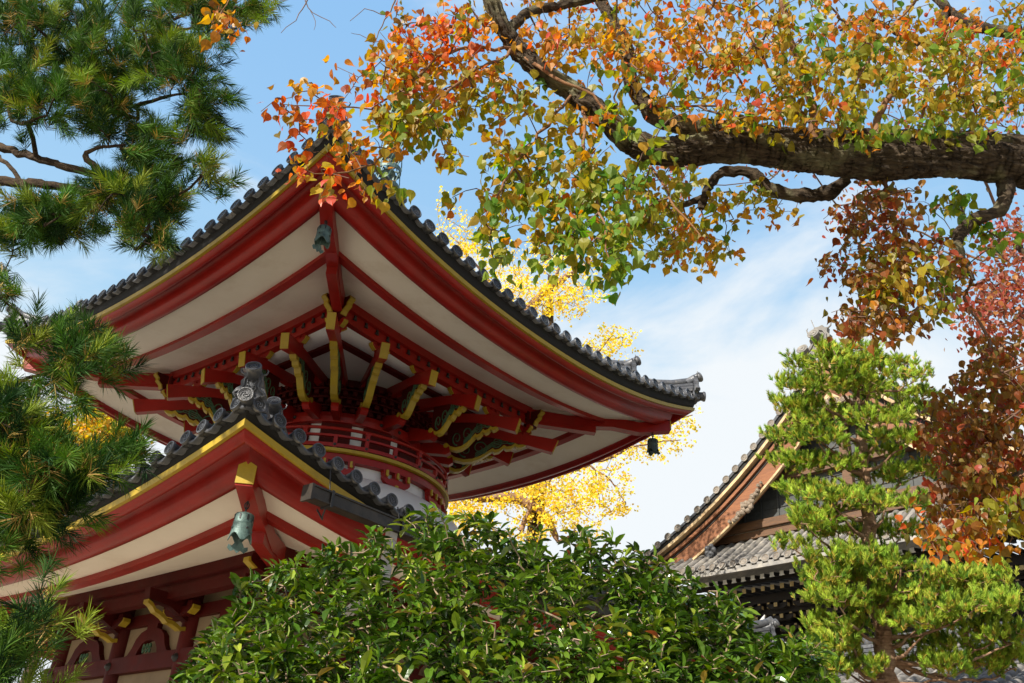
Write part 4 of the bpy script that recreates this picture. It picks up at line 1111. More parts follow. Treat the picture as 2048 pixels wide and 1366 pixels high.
TP.append(Vector(tr[-1])); TR = [trr[min(int(i / 10), 7)] + (trr[min(int(i / 10) + 1, 7)] - trr[min(int(i / 10), 7)]) * (i % 10) / 10 for i in range(len(TP))]
b.tube(TP, TR, 36, True, .05, 3, 0, .012); tl(b).build('trunk', M['bark'], tallow)
skel = []
skel.append(limb('branch', 'bark', [(2200, 385, 6.25, 55.2), (2048, 335, 6.1, 47.8), (1900, 318, 6.0, 43.2), (1750, 325, 5.9, 39.6), (1600, 308, 5.8, 38.6), (1450, 295, 5.7, 35.9), (1330, 303, 5.6, 32.2), (1260, 280, 5.6, 28.5), (1200, 225, 5.5, 25.8), (1140, 180, 5.5, 23.9), (1085, 145, 5.4, 23.9), (1035, 100, 5.4, 23.0), (1003, 50, 5.3, 21.2), (980, -10, 5.2, 19.3), (955, -90, 5.1, 17.5)], 112, .03, 1, .016, .002, .021))
skel.append(limb('branch', 'bark', [(2100, 300, 6.3, 30), (1900, 285, 6.3, 27), (1650, 278, 6.3, 25), (1450, 262, 6.3, 24), (1330, 243, 6.3, 22), (1287, 205, 6.3, 18), (1262, 165, 6.3, 17), (1256, 110, 6.3, 16), (1238, 60, 6.3, 16), (1205, 10, 6.3, 15), (1180, -60, 6.3, 13)], 64, .04, 2, .025, .003, .016))
skel.append(limb('branch', 'bark', [(1012, 66, 5.35, 12), (1060, 24, 5.4, 13), (1120, 12, 5.5, 11), (1230, -14, 5.6, 9), (1400, -60, 5.6, 8)], 20, .10, 3, .03, .004, .008))
skel.append(limb('branch', 'barkred', [(1630, 300, 5.8, 12), (1620, 200, 5.7, 10), (1595, 120, 5.6, 9), (1572, 50, 5.5, 8), (1558, -40, 5.4, 7)], 10, .04, 4))
skel.append(limb('branch', 'barkred', [(1668, 300, 5.75, 5), (1690, 200, 5.6, 4.5), (1740, 120, 5.5, 4), (1780, 60, 5.4, 3), (1850, -20, 5.4, 3)], 8, .04, 5))
skel.append(limb('branch', 'bark', [(1700, 350, 6.2, 12), (1655, 385, 6.3, 16), (1595, 392, 6.3, 15), (1545, 378, 6.3, 13), (1500, 345, 6.3, 12), (1445, 345, 6.3, 11), (1418, 372, 6.3, 10), (1402, 418, 6.3, 7)], 28, .14, 6, .03, .004, .008))
skel.append(limb('branch', 'bark', [(1408, 395, 6.3, 8), (1360, 410, 6.3, 7), (1320, 402, 6.4, 5), (1290, 380, 6.4, 3)], 16, .08, 7, .03, .004, .008))
skel.append(limb('branch', 'bark', [(2010, 355, 6.1, 19), (2010, 400, 6.1, 16), (1985, 428, 6.1, 14), (1945, 440, 6.1, 13), (1915, 480, 6.1, 13), (1922, 520, 6.1, 10), (1948, 560, 6.1, 4)], 28, .12, 8, .03, .004, .008))
skel.append(limb('branch', 'bark', [(2200, 110, 6.6, 18), (2048, 70, 6.6, 15), (1940, 48, 6.6, 14), (1885, 8, 6.6, 12), (1840, -50, 6.6, 10)], 24, .1, 9, .03, .004, .008))
skel.append(limb('branch', 'bark', [(1890, 20, 6.6, 10), (1880, 85, 6.6, 10), (1820, 80, 6.6, 8), (1740, 40, 6.6, 6), (1680, 60, 6.6, 4)], 20, .1, 10, .03, .004, .008))
skel.append(limb('branch', 'bark', [(2200, 385, 6.25, 18), (2200, 560, 6.8, 12), (2160, 700, 7.3, 9), (2070, 770, 7.6, 6), (1990, 820, 7.6, 4), (1930, 900, 7.6, 2.5)], 20, .08, 11, .03, .004, .008))
skel.append(limb('branch', 'bark', [(2160, 700, 7.3, 7), (2100, 880, 7.6, 5), (2020, 960, 7.6, 4), (1940, 1030, 7.6, 2)], 16, .08, 12, .03, .004, .008))
skel.append(limb('branch', 'barkred', [(1750, 300, 5.8, 11), (1752, 250, 5.8, 9), (1770, 205, 5.8, 8), (1790, 178, 5.8, 6)], 10, .06, 13))
for pts in ([(1020, 95, 5.3, 4.5), (900, 105, 5.0, 4), (820, 165, 4.9, 3), (740, 215, 4.8, 2.2), (640, 212, 4.7, 1.6), (560, 208, 4.6, 1)],
            [(1030, 100, 5.3, 4.5), (940, 150, 5.0, 4), (860, 215, 4.9, 3.2), (790, 290, 4.8, 2.5), (700, 345, 4.7, 1.8), (600, 335, 4.6, 1)],
            [(1150, 185, 5.5, 4), (1060, 290, 5.2, 3.5), (1000, 380, 5.0, 2.8), (960, 460, 4.9, 1.5)],
            [(1170, 215, 5.5, 5), (1172, 330, 5.2, 4), (1200, 430, 5.0, 3), (1220, 520, 4.9, 1.5)],
            [(1040, 110, 5.4, 5.5), (1110, 150, 5.2, 4.5), (1180, 190, 5.2, 3.5), (1260, 260, 5.2, 2)],
            [(1480, 20, 5.5, 3.5), (1530, 120, 5.4, 4), (1580, 210, 5.5, 4), (1620, 245, 5.6, 3.5)],
            [(1300, 330, 5.6, 4), (1340, 400, 5.4, 3), (1400, 470, 5.3, 1.5)],
            [(1830, 300, 5.9, 4), (1860, 180, 5.6, 3), (1900, 60, 5.4, 2)],
            [(600, -160, 4.6, 3), (520, -90, 4.5, 2.4), (470, -30, 4.4, 2), (445, 20, 4.35, 1.2)]):
    skel.append(limb('bough', 'barkred', pts, 6, .02, rnd.randint(1, 999), .1, .01))
roots = np.array([list(v) for P in skel for v in P])
r_ = np.random.default_rng(5)
# palettes: 0 red-orange, 1 orange-gold, 2 olive-yellow, 3 green, 4 dark russet, 5 mixed top
REG = [(590, 205, 75, 45, 7, 4.5, 4.9, 0), (600, 270, 70, 60, 6, 4.5, 4.9, 0), (640, 350, 60, 70, 5, 4.5, 4.9, 0), (720, 330, 80, 70, 12, 4.6, 5.1, 1), (740, 250, 90, 60, 17, 4.6, 5.2, 1), (700, 180, 80, 60, 8, 4.6, 5.1, 0), (790, 110, 60, 90, 26, 4.7, 5.3, 1),
       (860, 60, 80, 60, 28, 4.8, 5.6, 0), (870, 150, 90, 70, 44, 4.8, 5.5, 1), (850, 230, 90, 50, 33, 4.7, 5.3, 2), (930, 60, 60, 70, 23, 4.8, 5.5, 1), (900, 290, 60, 40, 7, 4.8, 5.2, 2), (790, 370, 25, 25, 4, 4.7, 4.9, 3),
       (980, 200, 80, 80, 33, 5, 5.8, 2), (1040, 330, 90, 70, 37, 4.9, 5.8, 2), (960, 390, 60, 40, 8, 4.9, 5.4, 2), (1060, 430, 100, 60, 33, 4.9, 5.8, 2), (1150, 300, 80, 100, 33, 5, 6, 2), (1190, 400, 100, 80, 46, 4.8, 5.6, 3),
       (1040, 500, 70, 40, 9, 4.9, 5.5, 3), (1200, 490, 80, 60, 28, 4.8, 5.5, 3), (1230, 555, 45, 35, 6, 4.8, 5.3, 3), (1300, 370, 80, 80, 35, 5.2, 6.2, 2), (1330, 460, 70, 60, 22, 5.6, 6.6, 2), (1395, 500, 70, 42, 24, 6.2, 7.4, 1), (1400, 440, 60, 40, 13, 5.8, 6.8, 2), (1480, 400, 90, 40, 15, 6, 7, 2), (1560, 420, 50, 25, 5, 6, 7, 1),
       (1100, 60, 90, 70, 39, 5, 6.4, 1), (1160, 120, 80, 80, 31, 5.4, 6.6, 1), (1300, 60, 110, 70, 62, 4.9, 6.5, 1), (1330, 150, 90, 70, 44, 5, 6.6, 5), (1400, 230, 100, 40, 23, 5, 6.3, 5), (1230, 230, 40, 40, 10, 5, 5.6, 3),
       (1450, 60, 110, 70, 54, 5, 6.6, 1), (1500, 150, 110, 70, 54, 4.9, 6.4, 5), (1560, 240, 90, 40, 23, 5, 5.8, 2), (1620, 60, 110, 70, 52, 4.9, 6.6, 5), (1700, 150, 110, 80, 57, 4.9, 6.5, 2), (1720, 250, 90, 40, 20, 5, 5.8, 3),
       (1800, 60, 110, 70, 57, 5, 6.8, 5), (1860, 160, 110, 80, 59, 5, 6.8, 2), (1960, 60, 100, 70, 52, 5.2, 7, 5), (1980, 180, 90, 80, 49, 5.2, 7, 2), (1900, 250, 90, 30, 18, 5.2, 6.2, 3), (2060, 120, 60, 120, 28, 5.4, 7, 2),
       (1700, 430, 60, 50, 18, 5.8, 7.2, 4), (1790, 440, 90, 70, 56, 5.6, 7.2, 4), (1720, 540, 90, 60, 50, 5.6, 7, 4), (1820, 560, 90, 80, 52, 5.5, 7, 2), (1730, 630, 80, 45, 34, 5.6, 6.8, 4), (1800, 655, 60, 30, 12, 5.6, 6.6, 4), (1920, 420, 60, 50, 16, 5.8, 7, 3), (1900, 560, 50, 60, 16, 5.6, 6.8, 4), (1980, 480, 40, 30, 4, 5.6, 6.8, 3),
       (1960, 800, 90, 70, 80, 6.4, 8.0, 4), (1920, 880, 80, 70, 90, 6.4, 8.0, 4), (2000, 900, 80, 80, 80, 6.3, 8, 4), (1950, 980, 100, 70, 80, 6.3, 7.8, 4), (1900, 1050, 70, 45, 16, 6.0, 7.2, 1), (1910, 1040, 80, 50, 30, 6.2, 7.6, 4), (2010, 1010, 60, 50, 30, 6.1, 7.4, 2), (1890, 1100, 45, 25, 5, 6.0, 7, 0), (1990, 730, 50, 40, 22, 6.2, 7.8, 4), (2030, 790, 40, 70, 26, 6.2, 7.8, 4), (1990, 690, 50, 30, 14, 6.4, 7.8, 4), (1960, 1090, 60, 30, 14, 6.1, 7.2, 1),
       (440, 40, 38, 42, 7, 4.2, 4.5, 0), (1100, -80, 250, 90, 78, 5, 7, 1), (1600, -80, 300, 90, 104, 5, 7, 5), (2200, 0, 150, 200, 78, 5, 7.4, 5), (2170, 900, 120, 200, 50, 5, 6.5, 4)]
AP, AK = region_pts(REG, r_)
N_, par, rad, tips, nroot = grow(roots, AP, .13, .05, 3, .0026, .016, .42)
N2 = N_ - np.array(TO)
wood_mesh('twigs', N2, par, rad, nroot, M['twig'], tallow, 4)
PAL = {0: ([(.52, .06, .015), (.58, .13, .02), (.50, .21, .025), (.45, .30, .04), (.60, .12, .10)], (4, 4, 3, 1, 1)),
       1: ([(.52, .15, .02), (.56, .25, .028), (.46, .28, .03), (.27, .23, .03), (.52, .07, .02)], (3, 4, 4, 2, 1)),
       2: ([(.40, .30, .03), (.29, .26, .03), (.19, .22, .028), (.46, .22, .025), (.10, .17, .022)], (4, 4, 3, 2, 2)),
       3: ([(.10, .22, .025), (.17, .28, .035), (.26, .30, .04), (.38, .34, .045), (.07, .15, .025)], (4, 4, 3, 2, 2)),
       4: ([(.20, .045, .02), (.26, .10, .022), (.25, .15, .028), (.15, .13, .03), (.36, .06, .03)], (3, 3, 3, 3, 1)),
       5: ([(.50, .18, .02), (.42, .27, .03), (.26, .24, .03), (.13, .20, .025), (.54, .09, .02)], (3, 4, 3, 3, 1))}
pos, dirs, sz, cl = [], [], [], []
for t, ai in tips:
    chain = [t]
    for _ in range(5):
        if par[chain[-1]] < nroot: break
        chain.append(par[chain[-1]])
    m = r_.integers(5, 10); k_ = AK[ai]
    if r_.uniform() < (.3 if k_ != 4 else 0): k_ = {0: 1, 1: 2, 2: 1, 3: 2, 4: 1, 5: 0}[k_] if r_.uniform() < .6 else {0: 4, 1: 0, 2: 3, 3: 5, 4: 2, 5: 3}[k_]
    base = pick(*PAL[k_], 1, r_, .05)[0]
    for _ in range(m):
        i = min(len(chain) - 1, int(abs(r_.normal(0, 2)))); p = N_[chain[i]]
        off = r_.normal(0, 1, 3) * V3(.055, .055, .04)
        d = V3(r_.normal(0, .45), r_.normal(0, .45), -1.0 + r_.normal(0, .35))
        pos.append(p + off - V3(0, 0, .015)); dirs.append(d); sz.append(r_.uniform(.040, .084) * (1.15 if k_ in (2, 3) else .95)); cl.append(.45 * base + .55 * pick(*PAL[k_], 1, r_, .10)[0])
pos, dirs, sz, cl = map(np.array, (pos, dirs, sz, cl)); n = len(pos)
leaves('crown', HEART, HEARTF, pos - np.array(TO), dirs, r_.uniform(0, 2 * PI, n), sz, cl, M['leaf'], tallow, r_.uniform(-.75, .35, n), r_.uniform(-.5, .35, n))
print('tallow leaves', n)
# a few bare twigs at the top
bt = empty('bare_twigs_branch', at(620, -60, 5.2)); BO = bt.location.copy()
tag(bt, 'leafless twigs hanging against the sky between the black pine and the orange leaves', 'branch')
for pts in ([(700, -120, 5.2, 3), (640, -40, 5.2, 2), (610, 8, 5.2, 1.6), (590, 40, 5.2, 1), (562, 66, 5.2, .7)], [(610, 5, 5.2, 1.5), (625, 25, 5.2, 1), (660, 42, 5.2, .9), (672, 55, 5.2, .7)], [(622, 22, 5.2, 1), (630, 40, 5.2, .8), (628, 60, 5.2, .5)],
            [(760, -80, 5.2, 3), (790, 0, 5.2, 2.2), (770, 40, 5.2, 1.6), (745, 95, 5.2, 1)], [(776, 30, 5.2, 1.4), (730, 18, 5.2, 1), (700, 42, 5.2, .7)], [(750, 85, 5.2, .9), (720, 70, 5.2, .8), (702, 66, 5.2, .5)], [(640, -40, 5.2, 1.6), (600, -10, 5.2, 1), (565, 2, 5.2, .6)]):
    b = MB(); P, Rr = pxpath(pts, .06, .006, rnd.randint(1, 99)); b.tube([Vector(p) - BO for p in P], [max(.0015, x) for x in Rr], 5); b.build('twig', M['twig'], bt)

# ================================================================== CRIMSON TREE farther right
crim = empty('crimson_tree', (13.5, 12.5, 0)); tag(crim, 'crimson and pink tree with small leaves, behind the hanging russet branch of the big tree', 'tree'); CO = np.array([13.5, 12.5, 0])
b = MB(); cp = [(13.5, 12.5, 0), (13.4, 12.6, 2.5), (13.2, 12.5, 5), (13.0, 12.4, 7.5), tuple(at(2080, 560, 12.4)), tuple(at(2030, 480, 12.2))]
P = []
for i in range(len(cp) - 1):
    for q in range(8): P.append(Vector(cp[i]).lerp(Vector(cp[i + 1]), q / 8))
b.tube([p - Vector(CO) for p in P], [.20 - .16 * i / len(P) for i in range(len(P))], 12, True, .06, 5); b.build('trunk', M['bark'], crim)
REG = [(2010, 560, 50, 110, 60, 11.5, 13.5, 0), (1990, 640, 60, 60, 46, 11.5, 13.5, 0), (2030, 470, 40, 50, 24, 11.5, 13.5, 0), (1960, 610, 40, 40, 14, 11.5, 13, 0), (2100, 560, 80, 200, 60, 11.5, 13.5, 0), (1740, 430, 80, 40, 26, 11.5, 13.5, 0), (1560, 330, 60, 60, 10, 11.5, 13, 0), (1330, 345, 40, 25, 10, 11.5, 13, 0), (1900, 180, 200, 150, 70, 11.5, 13.5, 0), (2020, 720, 40, 50, 14, 11.5, 13, 0)]
r_ = np.random.default_rng(8); AP, AK = region_pts(REG, r_)
N_, par, rad, tips, nroot = grow(np.array([list(p) for p in P]), AP, .3, .04, 4, .004, .04, .42)
wood_mesh('twigs', N_ - CO, par, rad, nroot, M['twig'], crim, 4)
pos = np.repeat(np.array([N_[t] for t, _ in tips]), 9, 0); n = len(pos); pos = pos + r_.normal(0, 1, (n, 3)) * V3(.2, .2, .13)
cl = pick([(.34, .08, .055), (.42, .15, .10), (.28, .08, .04), (.40, .18, .06), (.20, .12, .04)], (4, 3, 3, 2, 1), n, r_)
leaves('crown', HEART, HEARTF, pos - CO, r_.normal(0, .6, (n, 3)) + V3(0, 0, -1), r_.uniform(0, 6.28, n), r_.uniform(.06, .10, n), cl, M['leaf'], crim, r_.uniform(-.3, .3, n))
# ================================================================== PINES
def needles(name, tips, tipdir, nper, ln, shoot, width, cols, w, parent, origin, r, spread=(.35, 1.1), upbias=0.0, old=None):
    """needle brushes: tips (n,3) shoot ends, tipdir (n,3) shoot directions"""
    n = len(tips); T_ = np.repeat(tips, nper, 0); Dd = np.repeat(tipdir / np.linalg.norm(tipdir, axis=1, keepdims=True), nper, 0); m = len(T_)
    f = r.uniform(0, 1, m) ** .8; base = T_ - Dd * (f * shoot)[:, None]
    a = r.uniform(0, 2 * PI, m); X, Y, Z = frames(Dd, a); th = spread[0] + (spread[1] - spread[0]) * (f * .7 + .3 * r.uniform(0, 1, m))
    nd = Y * np.cos(th)[:, None] + X * np.sin(th)[:, None]; nd[:, 2] += upbias; nd /= np.linalg.norm(nd, axis=1, keepdims=True)
    L_ = ln * r.uniform(.75, 1.15, m); side = np.cross(nd, r.normal(0, 1, (m, 3))); side /= np.linalg.norm(side, axis=1, keepdims=True)
    tipp = base + nd * L_[:, None] - V3(0, 0, 1) * (L_ * .06)[:, None]
    wv = side * width / 2
    V = np.stack([base - wv * .7, base + wv * .7, (base + tipp) / 2 + wv + V3(0, 0, .003), tipp, (base + tipp) / 2 - wv + V3(0, 0, .003)], 1).reshape(-1, 3) - origin
    b5 = (np.arange(m) * 5)[:, None]
    F = np.concatenate([b5 + np.array([0, 1, 2]), b5 + np.array([0, 2, 4]), b5 + np.array([4, 2, 3])])
    shc = pick(cols, w, n, r, .10); c = np.repeat(shc, nper, 0) * r.uniform(.82, 1.18, (m, 1))
    if old is not None:
        mk = (f > .72) & (r.uniform(0, 1, m) < .55) & np.repeat(r.uniform(0, 1, n) < old[1], nper); c[mk] = np.array(old[0]) * r.uniform(.7, 1.2, (mk.sum(), 1))
    return arr_mesh(name, V, F, M['needle'], parent, np.repeat(np.clip(c, 0, 1), 5, 0))

def pine_shoots(N_, par, tips, nroot, r, k, up, spread_):
    P, Dr = [], []
    for t, ai in tips:
        p = N_[t]; q = N_[par[par[t]]] if par[t] >= nroot else N_[par[t]]; d = p - q; d /= np.linalg.norm(d) + 1e-9
        for j in range(k):
            dd = d + r.normal(0, .45, 3) + V3(0, 0, up); dd /= np.linalg.norm(dd)
            P.append(p + dd * r.uniform(.3, 1) * spread_ + r.normal(0, spread_ * .35, 3)); Dr.append(dd)
    return np.array(P), np.array(Dr)

# ---- black pine, upper left, close to the camera
bp = empty('black_pine', (-6.6, 5.0, 0)); BO = np.array([-6.6, 5.0, 0]); tag(bp, 'dark long-needled black pine with bare crossing branches, overlapping the left eaves of the pagoda', 'pine tree')
b = MB(); sk_ = []
tk = [(-6.6, 5.0, 0), (-6.5, 5.1, 2), (-6.2, 5.3, 4), (-6.5, 5.4, 6.5), (-7.4, 5.8, 9.0), (-8.8, 6.0, 12), (-9.6, 6.1, 15)]
P = []
for i in range(len(tk) - 1):
    for q in range(9): P.append(Vector(tk[i]).lerp(Vector(tk[i + 1]), q / 9))
b.tube([p - Vector(BO) for p in P], [.26 - .18 * i / len(P) for i in range(len(P))], 16, True, .09, 5); sk_.append(np.array([list(p) for p in P]))
b.build('trunk', M['darkbark'], bp)
def bl(pts, n=18, bump=.06):
    b = MB(); P, Rr = pxpath(pts, .045, .006, rnd.randint(1, 999)); b.tube([Vector(p) - Vector(BO) for p in P], list(Rr), n, True, bump, rnd.randint(1, 99), 0, .005); b.build('branch', M['darkbark'], bp); sk_.append(P[::2])
bl([(-560, 330, 5.2, 14), (-300, 300, 5.2, 12), (-60, 285, 5.2, 10), (40, 305, 5.1, 9), (120, 330, 5.0, 8), (190, 350, 5.0, 9), (208, 380, 5.0, 9)])
bl([(-560, 330, 5.2, 14), (-250, 370, 5.2, 12), (-40, 362, 5.1, 11), (90, 370, 5.0, 10), (160, 380, 5.0, 9), (208, 382, 5.0, 10), (216, 392, 5, 7)])
bl([(208, 380, 5.0, 9), (195, 340, 5.0, 8), (170, 312, 5.0, 7), (185, 300, 5.0, 4), (250, 290, 4.9, 3)])
bl([(-60, 285, 5.2, 6), (10, 325, 5.1, 5), (60, 385, 5.0, 5), (110, 420, 5.0, 3)])
bl([(205, 385, 5, 5), (240, 440, 5, 3), (270, 500, 5.0, 2)])
bl([(-560, 100, 5.6, 14), (-200, 120, 5.5, 11), (0, 130, 5.5, 8), (140, 120, 5.4, 7), (260, 90, 5.4, 5), (360, 60, 5.5, 4), (470, 40, 5.5, 2)])
bl([(100, 125, 5.4, 5), (180, 185, 5.2, 6), (270, 210, 5.2, 5), (340, 190, 5.1, 4), (420, 190, 5.1, 2)])
bl([(-400, 760, 4.8, 10), (-150, 780, 4.7, 8), (0, 770, 4.7, 5), (80, 750, 4.7, 3), (160, 720, 4.7, 2)])
bl([(-500, 900, 4.6, 11), (-200, 920, 4.5, 8), (-20, 930, 4.5, 6), (100, 920, 4.5, 4), (200, 950, 4.5, 2)])
bl([(-500, 1450, 4.2, 9), (-200, 1420, 4.0, 7), (-40, 1360, 3.9, 5), (40, 1320, 3.8, 3), (100, 1240, 3.8, 2)])
REG = [(60, 50, 80, 50, 22, 4.8, 5.5, 0), (200, 60, 100, 60, 22, 4.8, 5.5, 0), (130, 150, 120, 70, 36, 4.7, 5.4, 0), (300, 120, 80, 60, 26, 4.7, 5.4, 0), (50, 210, 70, 40, 16, 4.7, 5.4, 0), (230, 220, 90, 50, 26, 4.7, 5.3, 0), (360, 130, 60, 60, 18, 4.8, 5.4, 0),
       (420, 180, 50, 35, 12, 4.8, 5.3, 0), (400, 240, 50, 30, 8, 4.8, 5.3, 0), (450, 30, 70, 35, 22, 5.2, 5.9, 1), (350, 20, 80, 40, 18, 5.2, 5.9, 1), (515, 15, 22, 15, 4, 5.2, 5.8, 1), (310, 300, 40, 40, 9, 4.8, 5.2, 0),
       (50, 445, 55, 38, 17, 4.7, 5.3, 1), (140, 435, 60, 38, 17, 4.7, 5.3, 1), (240, 400, 60, 45, 18, 4.7, 5.3, 1), (310, 430, 60, 45, 22, 4.7, 5.3, 1), (290, 480, 40, 20, 7, 4.7, 5.2, 1), (425, 360, 35, 15, 5, 4.7, 5.1, 1), (20, 480, 25, 15, 3, 4.7, 5.2, 1), (290, 340, 50, 35, 11, 4.8, 5.2, 0),
       (-10, 600, 25, 40, 4, 4.4, 5.0, 0), (150, 690, 35, 22, 9, 4.4, 4.9, 1), (185, 730, 50, 15, 9, 4.4, 4.8, 1), (5, 790, 30, 25, 5, 4.3, 4.8, 0), (110, 770, 40, 20, 4, 4.4, 4.8, 1), (20, 850, 35, 30, 10, 4.2, 4.7, 0), (60, 895, 35, 25, 9, 4.2, 4.7, 0),
       (190, 928, 50, 12, 8, 4.2, 4.7, 0), (75, 672, 30, 12, 4, 4.4, 4.8, 1), (130, 950, 65, 30, 17, 4.2, 4.7, 0), (40, 950, 50, 45, 20, 4.2, 4.7, 0), (105, 1010, 45, 25, 9, 4.2, 4.6, 1), (15, 1040, 30, 30, 8, 4.2, 4.6, 1), (250, 915, 14, 8, 2, 4.3, 4.6, 0), (50, 1090, 18, 14, 2, 4.2, 4.5, 1),
       (40, 1300, 40, 26, 5, 3.6, 4.0, 2), (5, 1330, 25, 30, 5, 3.6, 4.0, 2), (90, 1240, 12, 12, 2, 3.6, 3.9, 2),
       (-150, 150, 150, 200, 50, 4.8, 5.6, 1), (-170, 450, 80, 200, 24, 4.5, 5.4, 1), (-140, 900, 100, 150, 24, 4.2, 4.8, 1)]
r_ = np.random.default_rng(21); AP, AK = region_pts(REG, r_)
# upper crown, out of frame, which keeps the left eaves in shade
UPC = []
for _ in range(900):
    f = r_.uniform(0, 1); UPC.append(V3(-3.9 - 10.8 * f, 6.1 + r_.uniform(-.7, .7), r_.uniform(7.3 + 3.6 * f, 14.5 + 1.5 * math.sin(f * 3))))
UPC = [p for p in UPC if (Vector(p) - EYE).dot(Up) / max(.1, (Vector(p) - EYE).dot(Fw)) > .38 or (Vector(p) - EYE).dot(Rt) / max(.1, (Vector(p) - EYE).dot(Fw)) < -.58]
nv = len(AP); AP = np.concatenate([AP, np.array(UPC)]); AK = np.concatenate([AK, np.full(len(UPC), 3)])
N_, par, rad, tips, nroot = grow(np.concatenate(sk_), AP, .15, .03, 5, .004, .03, .45)
wood_mesh('twigs', N_ - BO, par, rad, nroot, M['darkbark'], bp, 5)
near = [t for t in tips if AK[t[1]] != 3]; far = [t for t in tips if AK[t[1]] == 3]
G1 = [(.065, .14, .018), (.035, .085, .014), (.18, .25, .025), (.014, .04, .010)]
P_, Dr = pine_shoots(N_, par, near, nroot, r_, 4, .45, .15)
needles('crown', P_, Dr, 80, .098, .14, .0038, G1, (4, 3, 2, 2), bp, BO, r_, (.3, 1.15), .1, ((.34, .22, .06), .35))
P_, Dr = pine_shoots(N_, par, far, nroot, r_, 4, .3, .34)
needles('upper_crown', P_, Dr, 26, .20, .34, .042, G1, (4, 3, 2, 2), bp, BO, r_, (.3, 1.3))
print('pine shoots', len(near) * 3)

# ---- garden pine, right
gp = empty('garden_pine', tuple(at(1775, 1400, 14)[:2]) + (0,)); GO = np.array(gp.location); tag(gp, 'bright green cloud-pruned pine with reddish trunk standing before the hall', 'pine tree')
b = MB(); sk_ = []
g0 = at(1772, 1366, 14)
tk = [(g0.x - .1, g0.y, 0), (g0.x + .1, g0.y, 1.6), (g0.x, g0.y, 3.0)]
tpx = [(1774, 1366, 14, 22), (1768, 1300, 14, 21), (1760, 1230, 14, 19), (1748, 1150, 14, 17), (1741, 1080, 14, 17), (1735, 1020, 14, 15), (1728, 940, 14, 13), (1722, 870, 14, 12), (1714, 800, 14, 9), (1706, 740, 14, 7), (1700, 700, 14, 4)]
P, Rr = pxpath(tpx, .1, .012, 3); pts = [Vector(t) for t in tk] + [Vector(p) for p in P]
b.tube([p - Vector(GO) for p in pts], [.21, .18, .15] + [.78 * x for x in Rr], 24, True, .05, 6, 0, .012); sk_.append(P); sk_.append(np.array([list(Vector(tk[1]).lerp(Vector(tk[2]), q / 6)) for q in range(7)]))
b.build('trunk', M['pinebark'], gp)
TIER = [(1690, 705, 60, 18, 15), (1660, 735, 70, 22, 22), (1760, 730, 70, 20, 20), (1820, 755, 35, 16, 7), (1620, 775, 60, 20, 18), (1700, 775, 70, 20, 20), (1790, 790, 70, 20, 18), (1610, 815, 60, 18, 16), (1670, 830, 50, 16, 10), (1760, 840, 60, 18, 16), (1840, 820, 40, 18, 10), (1585, 880, 50, 18, 14), (1640, 880, 50, 16, 12),
        (1800, 880, 70, 18, 18), (1770, 905, 40, 14, 7), (1580, 925, 45, 14, 12), (1650, 930, 70, 18, 20), (1765, 955, 50, 16, 10), (1820, 945, 60, 18, 16), (1610, 985, 50, 18, 12), (1670, 1000, 70, 18, 18), (1770, 1010, 80, 20, 22), (1620, 1045, 45, 18, 12), (1680, 1065, 60, 16, 14), (1800, 1065, 70, 18, 16), (1590, 1090, 30, 14, 6),
        (1660, 1120, 60, 16, 14), (1730, 1120, 60, 18, 16), (1700, 1160, 70, 18, 18), (1800, 1140, 60, 16, 10), (1680, 1200, 60, 20, 20), (1740, 1210, 60, 18, 18), (1830, 1190, 80, 22, 26), (1900, 1165, 60, 18, 16), (1970, 1160, 50, 18, 14), (1920, 1220, 80, 22, 24), (1680, 1255, 55, 22, 16), (1665, 1290, 40, 18, 10), (2000, 1215, 50, 26, 18), (1850, 1250, 60, 18, 12), (1980, 1270, 60, 22, 16), (1900, 1290, 60, 18, 12),
        (1900, 1335, 40, 16, 12), (1690, 1330, 30, 18, 6), (2030, 1320, 30, 24, 10), (1800, 1290, 40, 14, 6), (1960, 1320, 40, 16, 8), (1640, 1350, 30, 14, 5), (1740, 755, 80, 22, 14), (1620, 850, 45, 18, 8), (1640, 1030, 50, 16, 8), (1640, 1150, 50, 18, 8), (1880, 1195, 90, 24, 14), (1950, 1195, 70, 20, 10), (2020, 1270, 50, 24, 12), (1960, 1340, 60, 20, 10), (1670, 1290, 50, 24, 14), (1720, 1340, 60, 20, 10), (1850, 1320, 60, 20, 10), (1650, 1340, 40, 22, 8), (1830, 1240, 70, 20, 12)]
b = MB(); r_ = np.random.default_rng(31); AP = []; pal = []
Ptr = P
for cx, cy, rx, ry, n in TIER:
    if r_.uniform() > .1:
        Yc = r_.uniform(13.2, 14.9); Yt = 14 + (Yc - 14) * .9
        c = np.array(at(cx, cy + ry * .8, Yt)); dd = Ptr - c; j = int(np.argmin((dd[:, 0] ** 2 + dd[:, 1] ** 2) * .2 + (dd[:, 2] + .25) ** 2)); s0 = Ptr[j]; ln = np.linalg.norm(c - s0); m = max(4, int(ln / .12)); pp = []
        for q in range(m + 1): t = q / m; pp.append(s0 + (c - s0) * t + V3(0, 0, -1) * math.sin(t * PI) * .10 * ln + r_.normal(0, .015, 3))
        b = MB(); b.tube([Vector(p) - Vector(GO) for p in pp], [.04 - .03 * q / m for q in range(m + 1)], 7, True, .08, 1); b.build('branch', M['pinebark'], gp); sk_.append(np.array(pp))
    for _ in range(int(n * 2.0)):
        a = r_.uniform(0, 6.28); q = math.sqrt(r_.uniform(0, 1)); p = np.array(at(cx + 1.12 * rx * q * math.cos(a), cy, Yt + q * math.sin(a) * pxr(rx, 14) * 1.1)); p[2] += r_.uniform(-.4, 1.1) * pxr(ry, 14) * (1 - .6 * q); AP.append(p)
AP = np.array(AP)
N_, par, rad, tips, nroot = grow(np.concatenate(sk_), AP, .15, -.06, 6, .004, .02, .4)
